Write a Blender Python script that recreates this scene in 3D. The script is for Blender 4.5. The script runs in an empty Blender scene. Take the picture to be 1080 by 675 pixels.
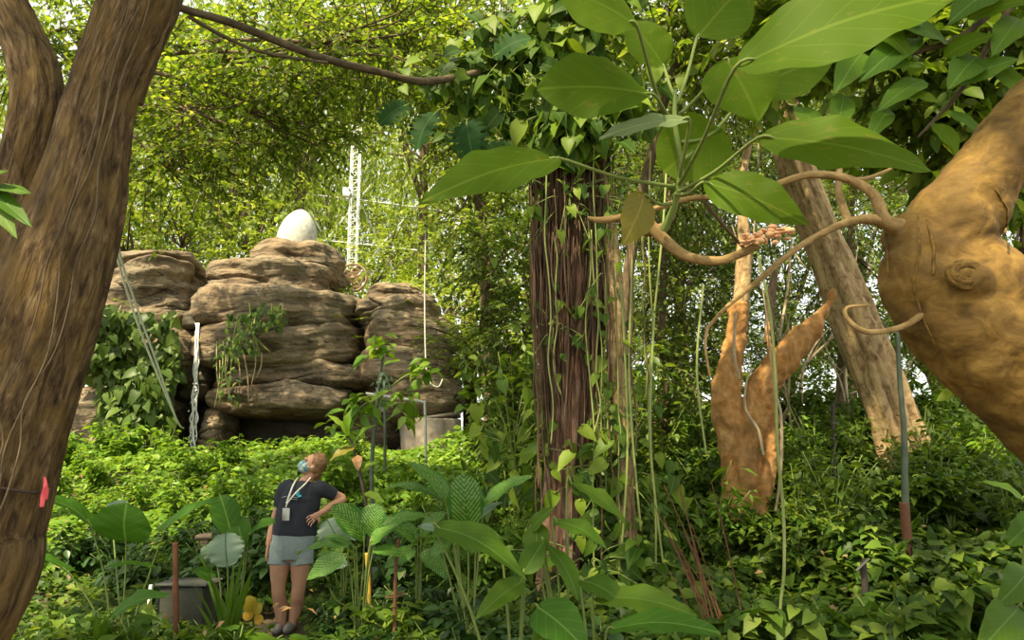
import bpy, math, random
import numpy as np
from mathutils import Vector

# ------------------------------------------------------------------ camera, sky, sun, exposure
SC = bpy.context.scene
COL = SC.collection
PITCH = math.radians(11.0); FPX = 800.0; CAMZ = 1.6
cam_data = bpy.data.cameras.new('camera'); cam = bpy.data.objects.new('camera', cam_data); COL.objects.link(cam)
cam_data.sensor_width = 36.0; cam_data.lens = 36.0*FPX/1080.0
cam_data.clip_end = 400.0; cam_data.clip_start = 0.05
cam.location = (0, 0, CAMZ); cam.rotation_euler = (math.pi/2+PITCH, 0, 0)
SC.camera = cam
SC.view_settings.view_transform = 'Standard'; SC.view_settings.look = 'None'
SC.view_settings.gamma = 1.0; SC.view_settings.use_curve_mapping = False
SC.view_settings.exposure = 1.0
SC.cycles.max_bounces = 7; SC.cycles.diffuse_bounces = 4; SC.cycles.glossy_bounces = 2
SC.cycles.transmission_bounces = 4; SC.cycles.transparent_max_bounces = 8
SC.cycles.caustics_reflective = False; SC.cycles.caustics_refractive = False
SC.cycles.sample_clamp_indirect = 6.0

world = bpy.data.worlds.new('sky'); SC.world = world; world.use_nodes = True
wn = world.node_tree.nodes; wl = world.node_tree.links
sky = wn.new('ShaderNodeTexSky'); sky.sky_type = 'NISHITA'; sky.sun_disc = False
sky.sun_elevation = math.radians(52); sky.sun_rotation = math.radians(200)
sky.air_density = 1.0; sky.dust_density = 3.0
wmix = wn.new('ShaderNodeMixRGB'); wmix.inputs[0].default_value = 0.6
wmix.inputs[2].default_value = (6.6, 6.3, 5.2, 1)          # thin bright cloud mixed into the blue
wl.new(sky.outputs[0], wmix.inputs[1]); wl.new(wmix.outputs[0], wn['Background'].inputs[0])
wn['Background'].inputs[1].default_value = 0.17

sun_d = bpy.data.lights.new('sun', 'SUN'); sun = bpy.data.objects.new('sun', sun_d); COL.objects.link(sun)
sun_d.energy = 6.5; sun_d.angle = math.radians(1.2); sun_d.color = (1.0, 0.84, 0.55)
SUNDIR = Vector((-0.42, -0.55, 1.0)).normalized()            # towards the sun
sun.rotation_euler = SUNDIR.to_track_quat('Z', 'Y').to_euler()

# ------------------------------------------------------------------ measuring helpers
CP, SP = math.cos(PITCH), math.sin(PITCH)
def P(px, py, Y):
    a = (px-540)/FPX; u = (337.5-py)/FPX
    dy = CP-u*SP; dz = SP+u*CP
    t = Y/dy
    return np.array([a*t, Y, CAMZ+dz*t])
def sm(a, b, x):
    t = np.clip((x-a)/(b-a), 0, 1); return t*t*(3-2*t)
def tz(x, y):
    x = np.asarray(x, float); y = np.asarray(y, float)
    z = .02*y+1.6*sm(7, 16, y)+.5*sm(1, 4, x)*sm(5, 9, y)
    return z+.04*np.sin(x*1.7+y*.6)+.03*np.sin(y*2.1-x*.9)
def G(px, Y):
    x = 0.
    for _ in range(4):
        z = float(tz(x, Y)); x = (px-540)/FPX*(Y*CP+(z-CAMZ)*SP)
    return np.array([x, Y, z])
def nrm(v):
    v = np.asarray(v, float); return v/np.maximum(np.linalg.norm(v, axis=-1, keepdims=True), 1e-9)

_wr = np.random.RandomState(5)
_WK = nrm(_wr.normal(size=(40, 3))); _WP = _wr.uniform(0, 6.28, 40); _WF = _wr.uniform(.7, 1.5, 40)
def fbm(p, freq=1., octaves=3, seed=0, st=(1, 1, 1)):
    p = np.asarray(p, float)*np.array(st)*freq; out = np.zeros(len(p)); amp = 1.
    for o in range(octaves):
        for k in range(7):
            i = (k+o*7+seed*3) % 40
            out += amp*np.sin(p@(_WK[i]*_WF[i])*2+_WP[i]+seed+o)/2.6
        p = p*2.1; amp *= .5
    return out

# ------------------------------------------------------------------ mesh collector
class M:
    def __init__(s): s.v = []; s.q = []; s.t = []; s.a = []; s.n = 0
    def add(s, v, q=None, t=None, a=None):
        v = np.asarray(v, float).reshape(-1, 3)
        if q is not None and len(q): s.q.append(np.asarray(q, np.int64)+s.n)
        if t is not None and len(t): s.t.append(np.asarray(t, np.int64)+s.n)
        s.v.append(v); s.a.append(np.zeros_like(v) if a is None else np.asarray(a, float)); s.n += len(v)
        return s
    def mesh(s, name, mat, smooth=True):
        v = np.concatenate(s.v); a = np.concatenate(s.a)
        q = np.concatenate(s.q) if s.q else np.zeros((0, 4), np.int64)
        t = np.concatenate(s.t) if s.t else np.zeros((0, 3), np.int64)
        me = bpy.data.meshes.new(name)
        me.vertices.add(len(v)); me.vertices.foreach_set('co', v.ravel())
        me.loops.add(q.size+t.size); me.loops.foreach_set('vertex_index', np.concatenate([q.ravel(), t.ravel()]).astype(np.int32))
        me.polygons.add(len(q)+len(t))
        st = np.concatenate([np.arange(len(q))*4, q.size+np.arange(len(t))*3]).astype(np.int32)
        me.polygons.foreach_set('loop_start', st)
        me.polygons.foreach_set('use_smooth', np.full(len(q)+len(t), smooth))
        me.update(calc_edges=True)
        at = me.attributes.new('lc', 'FLOAT_VECTOR', 'POINT'); at.data.foreach_set('vector', a.ravel().astype(np.float32))
        me.validate()
        me.materials.append(mat)
        return me
    def obj(s, name, mat, parent=None, smooth=True):
        return link(name, s.mesh(name, mat, smooth), parent)
def link(name, me, parent=None, loc=None):
    o = bpy.data.objects.new(name, me); COL.objects.link(o)
    if parent is not None:
        o.parent = parent
        o.matrix_parent_inverse = parent_inv(parent)
    if loc is not None: o.location = [float(c) for c in loc]
    return o
def parent_inv(p):
    from mathutils import Matrix
    return Matrix.Translation(-p.location) if p.get('_w') else Matrix.Identity(4)
def tag(o, label=None, cat=None, group=None, kind=None):
    if label: o['label'] = label
    if cat: o['category'] = cat
    if group: o['group'] = group
    if kind: o['kind'] = kind
    return o
def thing(name, label, cat, loc=(0, 0, 0), group=None, world_parts=True):
    """Empty at the thing's base; its parts are given in world coordinates when world_parts"""
    o = bpy.data.objects.new(name, None); COL.objects.link(o); o.location = [float(c) for c in loc]
    o.empty_display_size = .1
    if world_parts: o['_w'] = 1
    return tag(o, label, cat, group)
def dup(root, loc, rz=0., sc=1., label=None, group=None, scz=None):
    r = root.copy(); COL.objects.link(r); r.location = [float(c) for c in loc]
    r.rotation_euler = (0, 0, rz); r.scale = (sc, sc, scz or sc)
    if label: r['label'] = label
    if group: r['group'] = group
    for ch in list(root.children):
        c = ch.copy(); COL.objects.link(c); c.parent = r
        for g in ch.children:
            d = g.copy(); COL.objects.link(d); d.parent = c
    return r

# ------------------------------------------------------------------ shape helpers
def resample(pts, rad, n):
    pts = np.asarray(pts, float); rad = np.asarray(rad, float)
    k = len(pts); t = np.linspace(0, k-1, n)
    i = np.clip(t.astype(int), 0, k-2); f = (t-i)[:, None]
    g = lambda j: pts[np.clip(j, 0, k-1)]
    p0, p1, p2, p3 = g(i-1), g(i), g(i+1), g(i+2)
    out = .5*((2*p1)+(-p0+p2)*f+(2*p0-5*p1+4*p2-p3)*f*f+(-p0+3*p1-3*p2+p3)*f**3)
    return out, np.interp(t, np.arange(k), rad)
def tube(m, pts, rad, seg=8, n=None, amp=0., freq=3., flute=0., seed=0, rnd=0., ell=None, cap=True):
    """a tapering tube along a smooth curve; lc = unrolled bark coordinates"""
    if np.isscalar(rad): rad = [rad]*len(pts)
    if n is None: n = max(len(pts)*4, 4) if len(pts) > 2 else 2
    c, r = resample(pts, rad, n)
    T = nrm(np.gradient(c, axis=0)); s = np.concatenate([[0], np.cumsum(np.linalg.norm(np.diff(c, axis=0), axis=1))])
    up = np.array([0, 0, 1.]) if abs(T[0][2]) < .9 else np.array([1., 0, 0])
    x = nrm(np.cross(T[0], up)); X = [x]
    for i in range(1, n):
        x = x-T[i]*np.dot(x, T[i]); x = nrm(x); X.append(x)
    X = np.array(X); Y = np.cross(T, X)
    th = np.linspace(0, 2*np.pi, seg, endpoint=False)
    ct, st = np.cos(th), np.sin(th)
    if ell: ct, st = ct*ell[0], st*ell[1]
    R = r[:, None]*np.ones(seg)
    v = c[:, None]+R[..., None]*(ct[None, :, None]*X[:, None]+st[None, :, None]*Y[:, None])
    if amp or flute:
        nn = nrm(v-c[:, None]).reshape(-1, 3); rr = R.ravel()
        q = np.stack([np.tile(ct, n)*2, np.tile(st, n)*2, np.repeat(s, seg)], 1)
        d = amp*fbm(q, freq, 4, seed, (1, 1, .6))+flute*fbm(q, 2.2, 3, seed+3, (2.2, 2.2, .35))
        v = (v.reshape(-1, 3)+nn*(d*rr)[:, None]).reshape(n, seg, 3)
    rm = float(np.mean(r))
    a = np.stack([np.tile(ct, n)*rm, np.tile(st, n)*rm, np.repeat(s, seg)], 1)
    if rnd: a[:, 2] = rnd
    i = np.arange(n-1)[:, None]*seg; j = np.arange(seg)[None]; j2 = (j+1) % seg
    q = np.stack([i+j, i+j2, i+seg+j2, i+seg+j], -1).reshape(-1, 4)
    vv = v.reshape(-1, 3); tris = None
    if cap and seg > 4:
        k = len(vv); vv = np.concatenate([vv, [c[0]], [c[-1]]]); a = np.concatenate([a, a[:1], a[-1:]])
        jj = np.arange(seg); j3 = (jj+1) % seg
        tris = np.concatenate([np.stack([jj*0+k, j3, jj], 1), np.stack([jj*0+k+1, (n-1)*seg+jj, (n-1)*seg+j3], 1)])
    m.add(vv, q, tris, a); return m
def ball(m, c, r, seg=20, ring=12, rot=None):
    r = np.array([r]*3 if np.isscalar(r) else r, float)
    th = np.linspace(0, 2*np.pi, seg, endpoint=False); ph = np.linspace(0, np.pi, ring+1)[1:-1]
    v = [[0, 0, 1]]+[[math.sin(p)*math.cos(t), math.sin(p)*math.sin(t), math.cos(p)] for p in ph for t in th]+[[0, 0, -1]]
    v = np.array(v)*r
    if rot is not None: v = v@np.array(rot).T
    v = v+np.array(c)
    q = []; t = []; nr = ring-1
    for j in range(seg):
        j2 = (j+1) % seg
        t.append([0, 1+j, 1+j2]); t.append([len(v)-1, 1+(nr-1)*seg+j2, 1+(nr-1)*seg+j])
        for i in range(nr-1): q.append([1+i*seg+j, 1+(i+1)*seg+j, 1+(i+1)*seg+j2, 1+i*seg+j2])
    m.add(v, q, t, v); return m
def box(m, lo, hi, rz=0., bev=0.):
    lo = np.array(lo, float); hi = np.array(hi, float); c = (lo+hi)/2; h = (hi-lo)/2
    b = bev or min(h)*.12
    v = []; q = []
    # chamfered box: three inset copies of each corner
    S = [(x, y, z) for x in (-1, 1) for y in (-1, 1) for z in (-1, 1)]
    idx = {}
    for s in S:
        for ax in range(3):
            p = np.array(s)*(h-b); p[ax] = s[ax]*h[ax]; idx[(s, ax)] = len(v); v.append(p)
    t = []
    for ax in range(3):
        o1, o2 = [k for k in range(3) if k != ax]
        for sg in (-1, 1):
            def S4(a, b_):
                s = [0, 0, 0]; s[ax] = sg; s[o1] = a; s[o2] = b_; return idx[(tuple(s), ax)]
            q.append([S4(-1, -1), S4(1, -1), S4(1, 1), S4(-1, 1)])
    for ax in range(3):                                    # edge strips
        o1, o2 = [k for k in range(3) if k != ax]
        for a in (-1, 1):
            for b_ in (-1, 1):
                s0 = [0, 0, 0]; s1 = [0, 0, 0]; s0[ax] = -1; s1[ax] = 1; s0[o1] = s1[o1] = a; s0[o2] = s1[o2] = b_
                q.append([idx[(tuple(s0), o1)], idx[(tuple(s1), o1)], idx[(tuple(s1), o2)], idx[(tuple(s0), o2)]])
    for s in S: t.append([idx[(s, 0)], idx[(s, 1)], idx[(s, 2)]])
    v = np.array(v); cs, sn = math.cos(rz), math.sin(rz)
    v = v@np.array([[cs, sn, 0], [-sn, cs, 0], [0, 0, 1]])+c
    m.add(v, q, t); return m

# leaf templates: x along, y across, z up; batch-placed
def tmpl(prof, fold=.25, droop=.25):
    """prof: list of (u, halfwidth)"""
    v = [[0, 0, 0]]; f3 = []; f4 = []
    for (u, w) in prof:
        z = -droop*u*u
        v += [[u, -w, z+fold*w], [u, 0, z], [u, w, z+fold*w]]
    v.append([1, 0, -droop])
    k = len(prof)
    f3 += [[0, 2, 1], [0, 3, 2]]
    for i in range(k-1):
        a = 1+3*i; f4 += [[a, a+1, a+4, a+3], [a+1, a+2, a+5, a+4]]
    a = 1+3*(k-1); e = len(v)-1
    f3 += [[a, a+1, e], [a+1, a+2, e]]
    return np.array(v, float), np.array(f4, int).reshape(-1, 4), np.array(f3, int)
T_OV = tmpl([(.42, .26)], .3, .2)
T_LA = tmpl([(.4, .15)], .2, .25)
T_OV2 = tmpl([(.2, .2), (.5, .27), (.8, .14)], .3, .25)
T_HT = tmpl([(-.12, .22), (.12, .36), (.45, .32), (.75, .15)], .25, .3)
T_RD2 = tmpl([(.3, .27), (.7, .24)], .2, .2)
T_RD = tmpl([(.15, .28), (.45, .42), (.8, .3)], .2, .15)
def leaves(m, pos, dirs, size, rs, tm=T_OV, updir=None, tilt=.6):
    pos = np.asarray(pos, float); n = len(pos)
    if n == 0: return m
    d = nrm(dirs)
    up = np.tile([0, 0, 1.], (n, 1)) if updir is None else np.asarray(updir, float)*np.ones((n, 1))
    up = up+rs.normal(size=(n, 3))*tilt
    side = nrm(np.cross(up, d)); nn = np.cross(d, side)
    tv, f4, f3 = tm; k = len(tv)
    sz = (np.asarray(size)*np.ones(n))[:, None, None]
    v = pos[:, None]+sz*(tv[None, :, 0:1]*d[:, None]+tv[None, :, 1:2]*side[:, None]+tv[None, :, 2:3]*nn[:, None])
    rnd = rs.uniform(0, 1, n)
    a = np.empty((n, k, 3)); a[..., 0] = tv[None, :, 0]; a[..., 1] = tv[None, :, 1]; a[..., 2] = rnd[:, None]
    off = (np.arange(n)*k)[:, None, None]
    m.add(v.reshape(-1, 3), (f4[None]+off).reshape(-1, 4) if len(f4) else None, (f3[None]+off).reshape(-1, 3), a.reshape(-1, 3))
    return m
def rdir(rs, n, up=0.):
    d = rs.normal(size=(n, 3)); d[:, 2] += up; return nrm(d)

WPROF = {
    'ruffle': lambda u: np.sqrt(np.clip(1-(2*u-1)**2, 0, 1))*(.78+.2*np.abs(np.sin(u*22))),
    'ovate': lambda u: np.sin(np.pi*u**.8)**.8*(1-.25*u),
    'lance': lambda u: np.sin(np.pi*u**.9)**1.1,
    'heart': lambda u: np.clip(1.25*np.sqrt(np.clip(u+.04, 0, 1))*(1-u)**.62*1.35, 0, 1.2),
    'obov': lambda u: np.sin(np.pi*u**1.25)**.75,
    'round': lambda u: np.sqrt(np.clip(1-(2*u-1)**2, 0, 1))*(1-.15*u),
}
def blade(m, base, tip, width, normal=(0, 0, 1), prof='ovate', arch=.12, fold=.25, wave=.03, nu=18, nv=9, seed=0, lobes=0, twist=0., sag=None):
    """one large leaf as a curved, folded, wavy blade"""
    base = np.asarray(base, float); tip = np.asarray(tip, float); L = np.linalg.norm(tip-base); d = (tip-base)/L
    nm = np.asarray(normal, float); nm = nrm(nm-d*np.dot(nm, d)); sd = np.cross(nm, d)
    u = np.linspace(0, 1, nu+1); s = np.linspace(-1, 1, nv)
    U, S = np.meshgrid(u, s, indexing='ij')
    W = WPROF[prof](U)*width/2
    if lobes: W = W*(1-.5*np.abs(np.sin(U*np.pi*lobes))**3*(U > .08))
    back = np.zeros_like(U)
    if prof == 'heart': back = -.18*L*np.abs(S)**1.5*np.exp(-U*7)
    x = U*L+back; y = S*W
    z = arch*L*np.sin(np.pi*U)+fold*np.abs(y)-(.35*fold)*(y*y)/(width*.5)
    rs = np.random.RandomState(seed+11); ph = rs.uniform(0, 6.28, 4)
    z += wave*L*np.abs(S)**1.5*(np.sin(U*15+ph[0]+S*2)+.6*np.sin(U*27+ph[1]-S))
    z += .02*L*np.sin(U*5+ph[2])*S
    if twist: 
        ca, sa = np.cos(twist*U), np.sin(twist*U); y, z = y*ca-z*sa, y*sa+z*ca
    v = base+x[..., None]*d+y[..., None]*sd+z[..., None]*nm
    a = np.stack([U, S*.5*(W/(width/2+1e-6))+0*S, np.full_like(U, rs.uniform())], -1)
    i, j = np.meshgrid(np.arange(nu), np.arange(nv-1), indexing='ij'); k = i*nv+j
    q = np.stack([k, k+1, k+nv+1, k+nv], -1).reshape(-1, 4)
    m.add(v.reshape(-1, 3), q, None, a.reshape(-1, 3)); return m

# ------------------------------------------------------------------ materials
def newmat(name):
    m = bpy.data.materials.new(name); m.use_nodes = True; nt = m.node_tree; nt.nodes.clear()
    out = nt.nodes.new('ShaderNodeOutputMaterial'); return m, nt, out
def N(nt, t, **kw):
    n = nt.nodes.new(t)
    for k, v in kw.items():
        if k.startswith('i_'): n.inputs[k[2:].replace('_', ' ')].default_value = v
        elif k.startswith('n') and k[1:].isdigit(): n.inputs[int(k[1:])].default_value = v
        else: setattr(n, k, v)
    return n
def ramp(nt, src, stops):
    r = nt.nodes.new('ShaderNodeValToRGB'); el = r.color_ramp.elements
    while len(el) < len(stops): el.new(.5)
    for e, (p, c) in zip(el, stops): e.position = p; e.color = tuple(c)+(1,)
    nt.links.new(src, r.inputs[0]); return r.outputs[0]
def mixc(nt, f, a, b, mode='MIX'):
    n = nt.nodes.new('ShaderNodeMixRGB'); n.blend_type = mode
    for i, s in enumerate((f, a, b)):
        if hasattr(s, 'is_linked') or hasattr(s, 'links'): nt.links.new(s, n.inputs[i])
        elif isinstance(s, (int, float)): n.inputs[i].default_value = s
        else: n.inputs[i].default_value = tuple(s)+(1,)
    return n.outputs[0]
def math_(nt, op, a, b=0., c=None):
    n = nt.nodes.new('ShaderNodeMath'); n.operation = op
    for i, s in enumerate((a, b, c)):
        if s is None: continue
        if isinstance(s, (int, float)): n.inputs[i].default_value = s
        else: nt.links.new(s, n.inputs[i])
    return n.outputs[0]
def leafmat(name, cols, tr=.45, rough=.45, spec=.35, vein=0., veincol=(.5, .6, .2), vfreq=9., pattern=None, blot=.3, spots=0.):
    m, nt, out = newmat(name); L = nt.links.new
    at = N(nt, 'ShaderNodeAttribute', attribute_name='lc'); sp = N(nt, 'ShaderNodeSeparateXYZ'); L(at.outputs['Vector'], sp.inputs[0])
    n_ = len(cols); c = ramp(nt, sp.outputs[2], [(i/(n_-1) if n_ > 1 else 0, q) for i, q in enumerate(cols)])
    tc = N(nt, 'ShaderNodeTexCoord')
    if blot:
        nz = N(nt, 'ShaderNodeTexNoise', i_Scale=1.3, i_Detail=2.); L(tc.outputs['Object'], nz.inputs['Vector'])
        v = ramp(nt, nz.outputs['Fac'], [(.3, (1-blot,)*3), (.7, (1+0*blot,)*3)])
        c = mixc(nt, 1., c, v, 'MULTIPLY')
    if vein or pattern:
        ay = math_(nt, 'ABSOLUTE', sp.outputs[1])
        mid = math_(nt, 'LESS_THAN', ay, .018)
        ph = math_(nt, 'SUBTRACT', sp.outputs[0], math_(nt, 'MULTIPLY', ay, .9))
        w = math_(nt, 'ABSOLUTE', math_(nt, 'SINE', math_(nt, 'MULTIPLY', ph, vfreq*math.pi)))
        if pattern == 'cream':
            nz = N(nt, 'ShaderNodeTexNoise', i_Scale=22., i_Detail=2.); L(at.outputs['Vector'], nz.inputs['Vector'])
            g = math_(nt, 'ADD', math_(nt, 'MULTIPLY', w, .55), nz.outputs['Fac'])
            inner = math_(nt, 'LESS_THAN', ay, .36)
            f = math_(nt, 'MULTIPLY', math_(nt, 'GREATER_THAN', g, .93), inner)
            c = mixc(nt, math_(nt, 'MULTIPLY', f, .8), c, veincol)
        else:
            side = math_(nt, 'LESS_THAN', w, .10)
            f = math_(nt, 'MULTIPLY', math_(nt, 'MAXIMUM', mid, math_(nt, 'MULTIPLY', side, .5)), vein)
            c = mixc(nt, f, c, veincol)
    if spots:
        nz = N(nt, 'ShaderNodeTexNoise', i_Scale=9., i_Detail=4.); L(at.outputs['Vector'], nz.inputs['Vector'])
        f = math_(nt, 'MULTIPLY', math_(nt, 'GREATER_THAN', nz.outputs['Fac'], .64), spots)
        c = mixc(nt, f, c, (.35, .22, .06))
    pb = N(nt, 'ShaderNodeBsdfPrincipled', i_Roughness=rough); pb.inputs['Specular IOR Level'].default_value = spec
    L(c, pb.inputs['Base Color'])
    t = N(nt, 'ShaderNodeBsdfTranslucent'); L(mixc(nt, 1., c, (1.25, 1.15, .45), 'MULTIPLY'), t.inputs[0])
    mx = N(nt, 'ShaderNodeMixShader'); mx.inputs[0].default_value = tr
    L(pb.outputs[0], mx.inputs[1]); L(t.outputs[0], mx.inputs[2]); L(mx.outputs[0], out.inputs[0])
    return m
def barkmat(name, cols, st=(14, 14, 2.2), coord='lc', bump=.6, rough=.85, patch=None, patchscale=2.5, sc2=(5, 5, 1.2), rot=(0, 0, 0), dist=.02):
    m, nt, out = newmat(name); L = nt.links.new
    if coord == 'lc': src = N(nt, 'ShaderNodeAttribute', attribute_name='lc').outputs['Vector']
    else: src = N(nt, 'ShaderNodeTexCoord').outputs['Object']
    mp = N(nt, 'ShaderNodeMapping'); mp.inputs['Scale'].default_value = st; mp.inputs['Rotation'].default_value = rot; L(src, mp.inputs[0])
    nz = N(nt, 'ShaderNodeTexNoise', i_Scale=1., i_Detail=8., i_Roughness=.65, i_Distortion=.6); L(mp.outputs[0], nz.inputs['Vector'])
    mp2 = N(nt, 'ShaderNodeMapping'); mp2.inputs['Scale'].default_value = sc2; L(src, mp2.inputs[0])
    nz2 = N(nt, 'ShaderNodeTexNoise', i_Scale=1., i_Detail=5., i_Roughness=.6); L(mp2.outputs[0], nz2.inputs['Vector'])
    k = len(cols); c = ramp(nt, nz.outputs['Fac'], [(.28+.44*i/(k-1), q) for i, q in enumerate(cols)])
    if patch is not None:
        f = ramp(nt, nz2.outputs['Fac'], [(.48, (0, 0, 0)), (.62, (1, 1, 1))]); c = mixc(nt, f, c, mixc(nt, .35, patch, c))
    pb = N(nt, 'ShaderNodeBsdfPrincipled', i_Roughness=rough); pb.inputs['Specular IOR Level'].default_value = .25
    L(c, pb.inputs['Base Color'])
    h = math_(nt, 'ADD', nz.outputs['Fac'], math_(nt, 'MULTIPLY', nz2.outputs['Fac'], .8))
    b = N(nt, 'ShaderNodeBump', i_Strength=bump, i_Distance=dist); L(h, b.inputs['Height']); L(b.outputs[0], pb.inputs['Normal'])
    L(pb.outputs[0], out.inputs[0]); return m
def flat(name, col, rough=.6, metal=0., bump=0., scale=30., var=.15):
    m, nt, out = newmat(name); L = nt.links.new
    tc = N(nt, 'ShaderNodeTexCoord'); nz = N(nt, 'ShaderNodeTexNoise', i_Scale=scale, i_Detail=4.); L(tc.outputs['Object'], nz.inputs['Vector'])
    c = ramp(nt, nz.outputs['Fac'], [(.3, [x*(1-var) for x in col]), (.7, [min(1, x*(1+var)) for x in col])])
    pb = N(nt, 'ShaderNodeBsdfPrincipled', i_Roughness=rough, i_Metallic=metal); L(c, pb.inputs['Base Color'])
    if bump:
        b = N(nt, 'ShaderNodeBump', i_Strength=bump, i_Distance=.01); L(nz.outputs['Fac'], b.inputs['Height']); L(b.outputs[0], pb.inputs['Normal'])
    L(pb.outputs[0], out.inputs[0]); return m

MT = {}
MT['far'] = leafmat('far_leaf', [(.12, .2, .02), (.22, .33, .04), (.34, .45, .08), (.45, .52, .14)], tr=.55)  # distance haze is put into these paler leaf colours
MT['fardark'] = leafmat('far_dark_leaf', [(.08, .13, .03), (.15, .22, .05), (.24, .32, .08)], tr=.5)
MT['canopy'] = leafmat('canopy_leaf', [(.07, .135, .014), (.14, .24, .022), (.23, .35, .04), (.37, .46, .09)], tr=.6)
MT['mid'] = leafmat('mid_leaf', [(.06, .12, .018), (.12, .21, .03), (.22, .32, .06)], tr=.5, blot=.3)
MT['carpet'] = leafmat('carpet_leaf', [(.03, .075, .008), (.065, .14, .013), (.12, .21, .02), (.22, .31, .04)], tr=.4, blot=.45, rough=.5, spec=.3)
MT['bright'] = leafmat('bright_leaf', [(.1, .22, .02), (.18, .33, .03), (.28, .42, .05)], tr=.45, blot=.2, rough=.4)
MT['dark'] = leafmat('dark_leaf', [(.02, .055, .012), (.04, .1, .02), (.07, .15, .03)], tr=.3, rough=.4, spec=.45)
MT['climb'] = leafmat('climber_leaf', [(.04, .1, .01), (.08, .17, .015), (.16, .27, .022), (.27, .38, .04)], tr=.5, vein=.5, veincol=(.2, .3, .08), rough=.5, spec=.25)
MT['broad'] = leafmat('broad_leaf', [(.085, .165, .007), (.115, .205, .009)], tr=.6, rough=.6, spec=.15, vein=.35, veincol=(.22, .32, .04), vfreq=5., spots=.15, blot=.15)
MT['broadgrey'] = leafmat('greyish_leaf', [(.14, .2, .09), (.17, .24, .1)], tr=.4, vein=.6, veincol=(.3, .36, .16), vfreq=7.)
MT['oldleaf'] = leafmat('old_leaf', [(.22, .22, .03), (.26, .22, .03)], tr=.5, vein=.6, veincol=(.35, .3, .08), vfreq=7., spots=.5)
MT['ear'] = leafmat('elephant_ear_leaf', [(.045, .135, .01), (.065, .17, .014)], tr=.45, rough=.55, spec=.2, vein=.7, veincol=(.16, .3, .06), vfreq=5., blot=.1)
MT['silver'] = leafmat('silver_leaf', [(.15, .23, .16), (.2, .29, .2)], tr=.25, vein=.95, veincol=(.05, .11, .045), vfreq=7., blot=.15, rough=.35)
MT['dieff'] = leafmat('patterned_leaf', [(.035, .13, .012), (.055, .17, .018)], tr=.35, pattern='cream', veincol=(.2, .32, .07), vfreq=11., blot=.1)
MT['front'] = leafmat('front_leaf', [(.06, .14, .01), (.105, .195, .014)], tr=.45, rough=.55, spec=.2, vein=.6, veincol=(.15, .28, .07), vfreq=8., blot=.2)
MT['split'] = leafmat('split_leaf_blade', [(.02, .07, .015), (.035, .1, .02)], tr=.35, rough=.65, spec=.12, vein=.4, veincol=(.08, .16, .04))
MT['croton'] = leafmat('yellow_leaf', [(.7, .42, .02), (.6, .34, .02), (.35, .35, .03)], tr=.35, vein=.4, veincol=(.3, .35, .03))
MT['dry'] = leafmat('dry_leaf', [(.3, .17, .07), (.42, .27, .12), (.5, .33, .2)], tr=.3)
MT['stem'] = flat('green_stem', (.14, .2, .04), .8)
MT['paleste'] = flat('pale_green_stem', (.14, .19, .04), .8)
MT['twig'] = barkmat('twig_bark', [(.04, .028, .015), (.11, .08, .045), (.2, .15, .09)], (20, 20, 6))
MT['paletwig'] = barkmat('pale_twig_bark', [(.2, .15, .09), (.4, .32, .2), (.55, .46, .32)], (20, 20, 6))
MT['vine'] = flat('vine_stem', (.2, .24, .06), .6)
MT['root'] = barkmat('hanging_root_bark', [(.035, .02, .013), (.1, .06, .036), (.23, .155, .095)], (30, 30, 4), bump=.4)
MT['bark_left'] = barkmat('furrowed_bark', [(.018, .011, .006), (.075, .046, .02), (.19, .125, .055), (.33, .24, .12)], (40, 40, 8), patch=(.2, .125, .035), sc2=(12, 12, 5), bump=1., dist=.05)
MT['bark_centre'] = barkmat('reddish_bark', [(.03, .015, .01), (.09, .042, .028), (.19, .1, .065), (.28, .17, .12)], (26, 26, 2.), patch=(.3, .2, .14), sc2=(6, 6, 3), bump=.8, dist=.03)
MT['bark_lean'] = barkmat('flaking_pale_bark', [(.07, .042, .02), (.24, .155, .075), (.4, .285, .15), (.5, .39, .24)], (13, 13, 7), patch=(.45, .34, .16), sc2=(7, 7, 3.2), bump=.9, dist=.03)
MT['bark_gold'] = barkmat('smooth_ochre_bark', [(.05, .028, .009), (.125, .072, .015), (.195, .115, .024), (.26, .165, .045)], (11, 11, 13), 'obj', patch=(.085, .05, .013), sc2=(5, 5, 6), bump=.6, dist=.014, rough=.75)
MT['bark_orange'] = barkmat('peeling_orange_bark', [(.13, .06, .02), (.33, .16, .045), (.43, .23, .08), (.5, .34, .16)], (9, 9, 4), 'obj', patch=(.22, .13, .05), sc2=(5, 5, 3), bump=.5, dist=.02)
MT['scar'] = barkmat('scarred_bark', [(.05, .03, .01), (.15, .09, .02), (.28, .18, .05)], (30, 30, 30), 'obj', bump=.7)
MT['peel'] = flat('peach_peeling_bark', (.68, .4, .22), .9, bump=.6, scale=18)
MT['white'] = flat('white_paint', (.75, .76, .72), .5)
MT['cable'] = flat('white_cord', (.52, .53, .48), .6)
MT['concrete'] = flat('pale_concrete', (.5, .5, .45), .85, bump=.4, scale=12, var=.25)
MT['pedestal'] = flat('stained_concrete', (.33, .28, .22), .85, bump=.4, scale=5, var=.4)
MT['metal'] = flat('grey_metal', (.5, .52, .52), .4, .6)
MT['struct'] = flat('dome_tube_paint', (.7, .71, .68), .5, .0)
MT['rust'] = flat('rusty_steel', (.13, .055, .025), .85, .1, bump=.4)
MT['darksteel'] = flat('dark_stake', (.05, .035, .028), .8)
MT['cane'] = flat('yellow_cane', (.7, .42, .04), .6)
MT['greenpole'] = flat('grey_green_stem', (.075, .1, .06), .6, scale=6, var=.3)
MT['tag'] = flat('grey_plate', (.1, .1, .085), .5)
MT['ribbon'] = flat('coral_ribbon', (.75, .1, .12), .6)
MT['cord'] = flat('dark_strap', (.05, .03, .02), .8)
MT['terra'] = flat('weathered_trough', (.34, .24, .16), .85, bump=.4)
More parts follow.
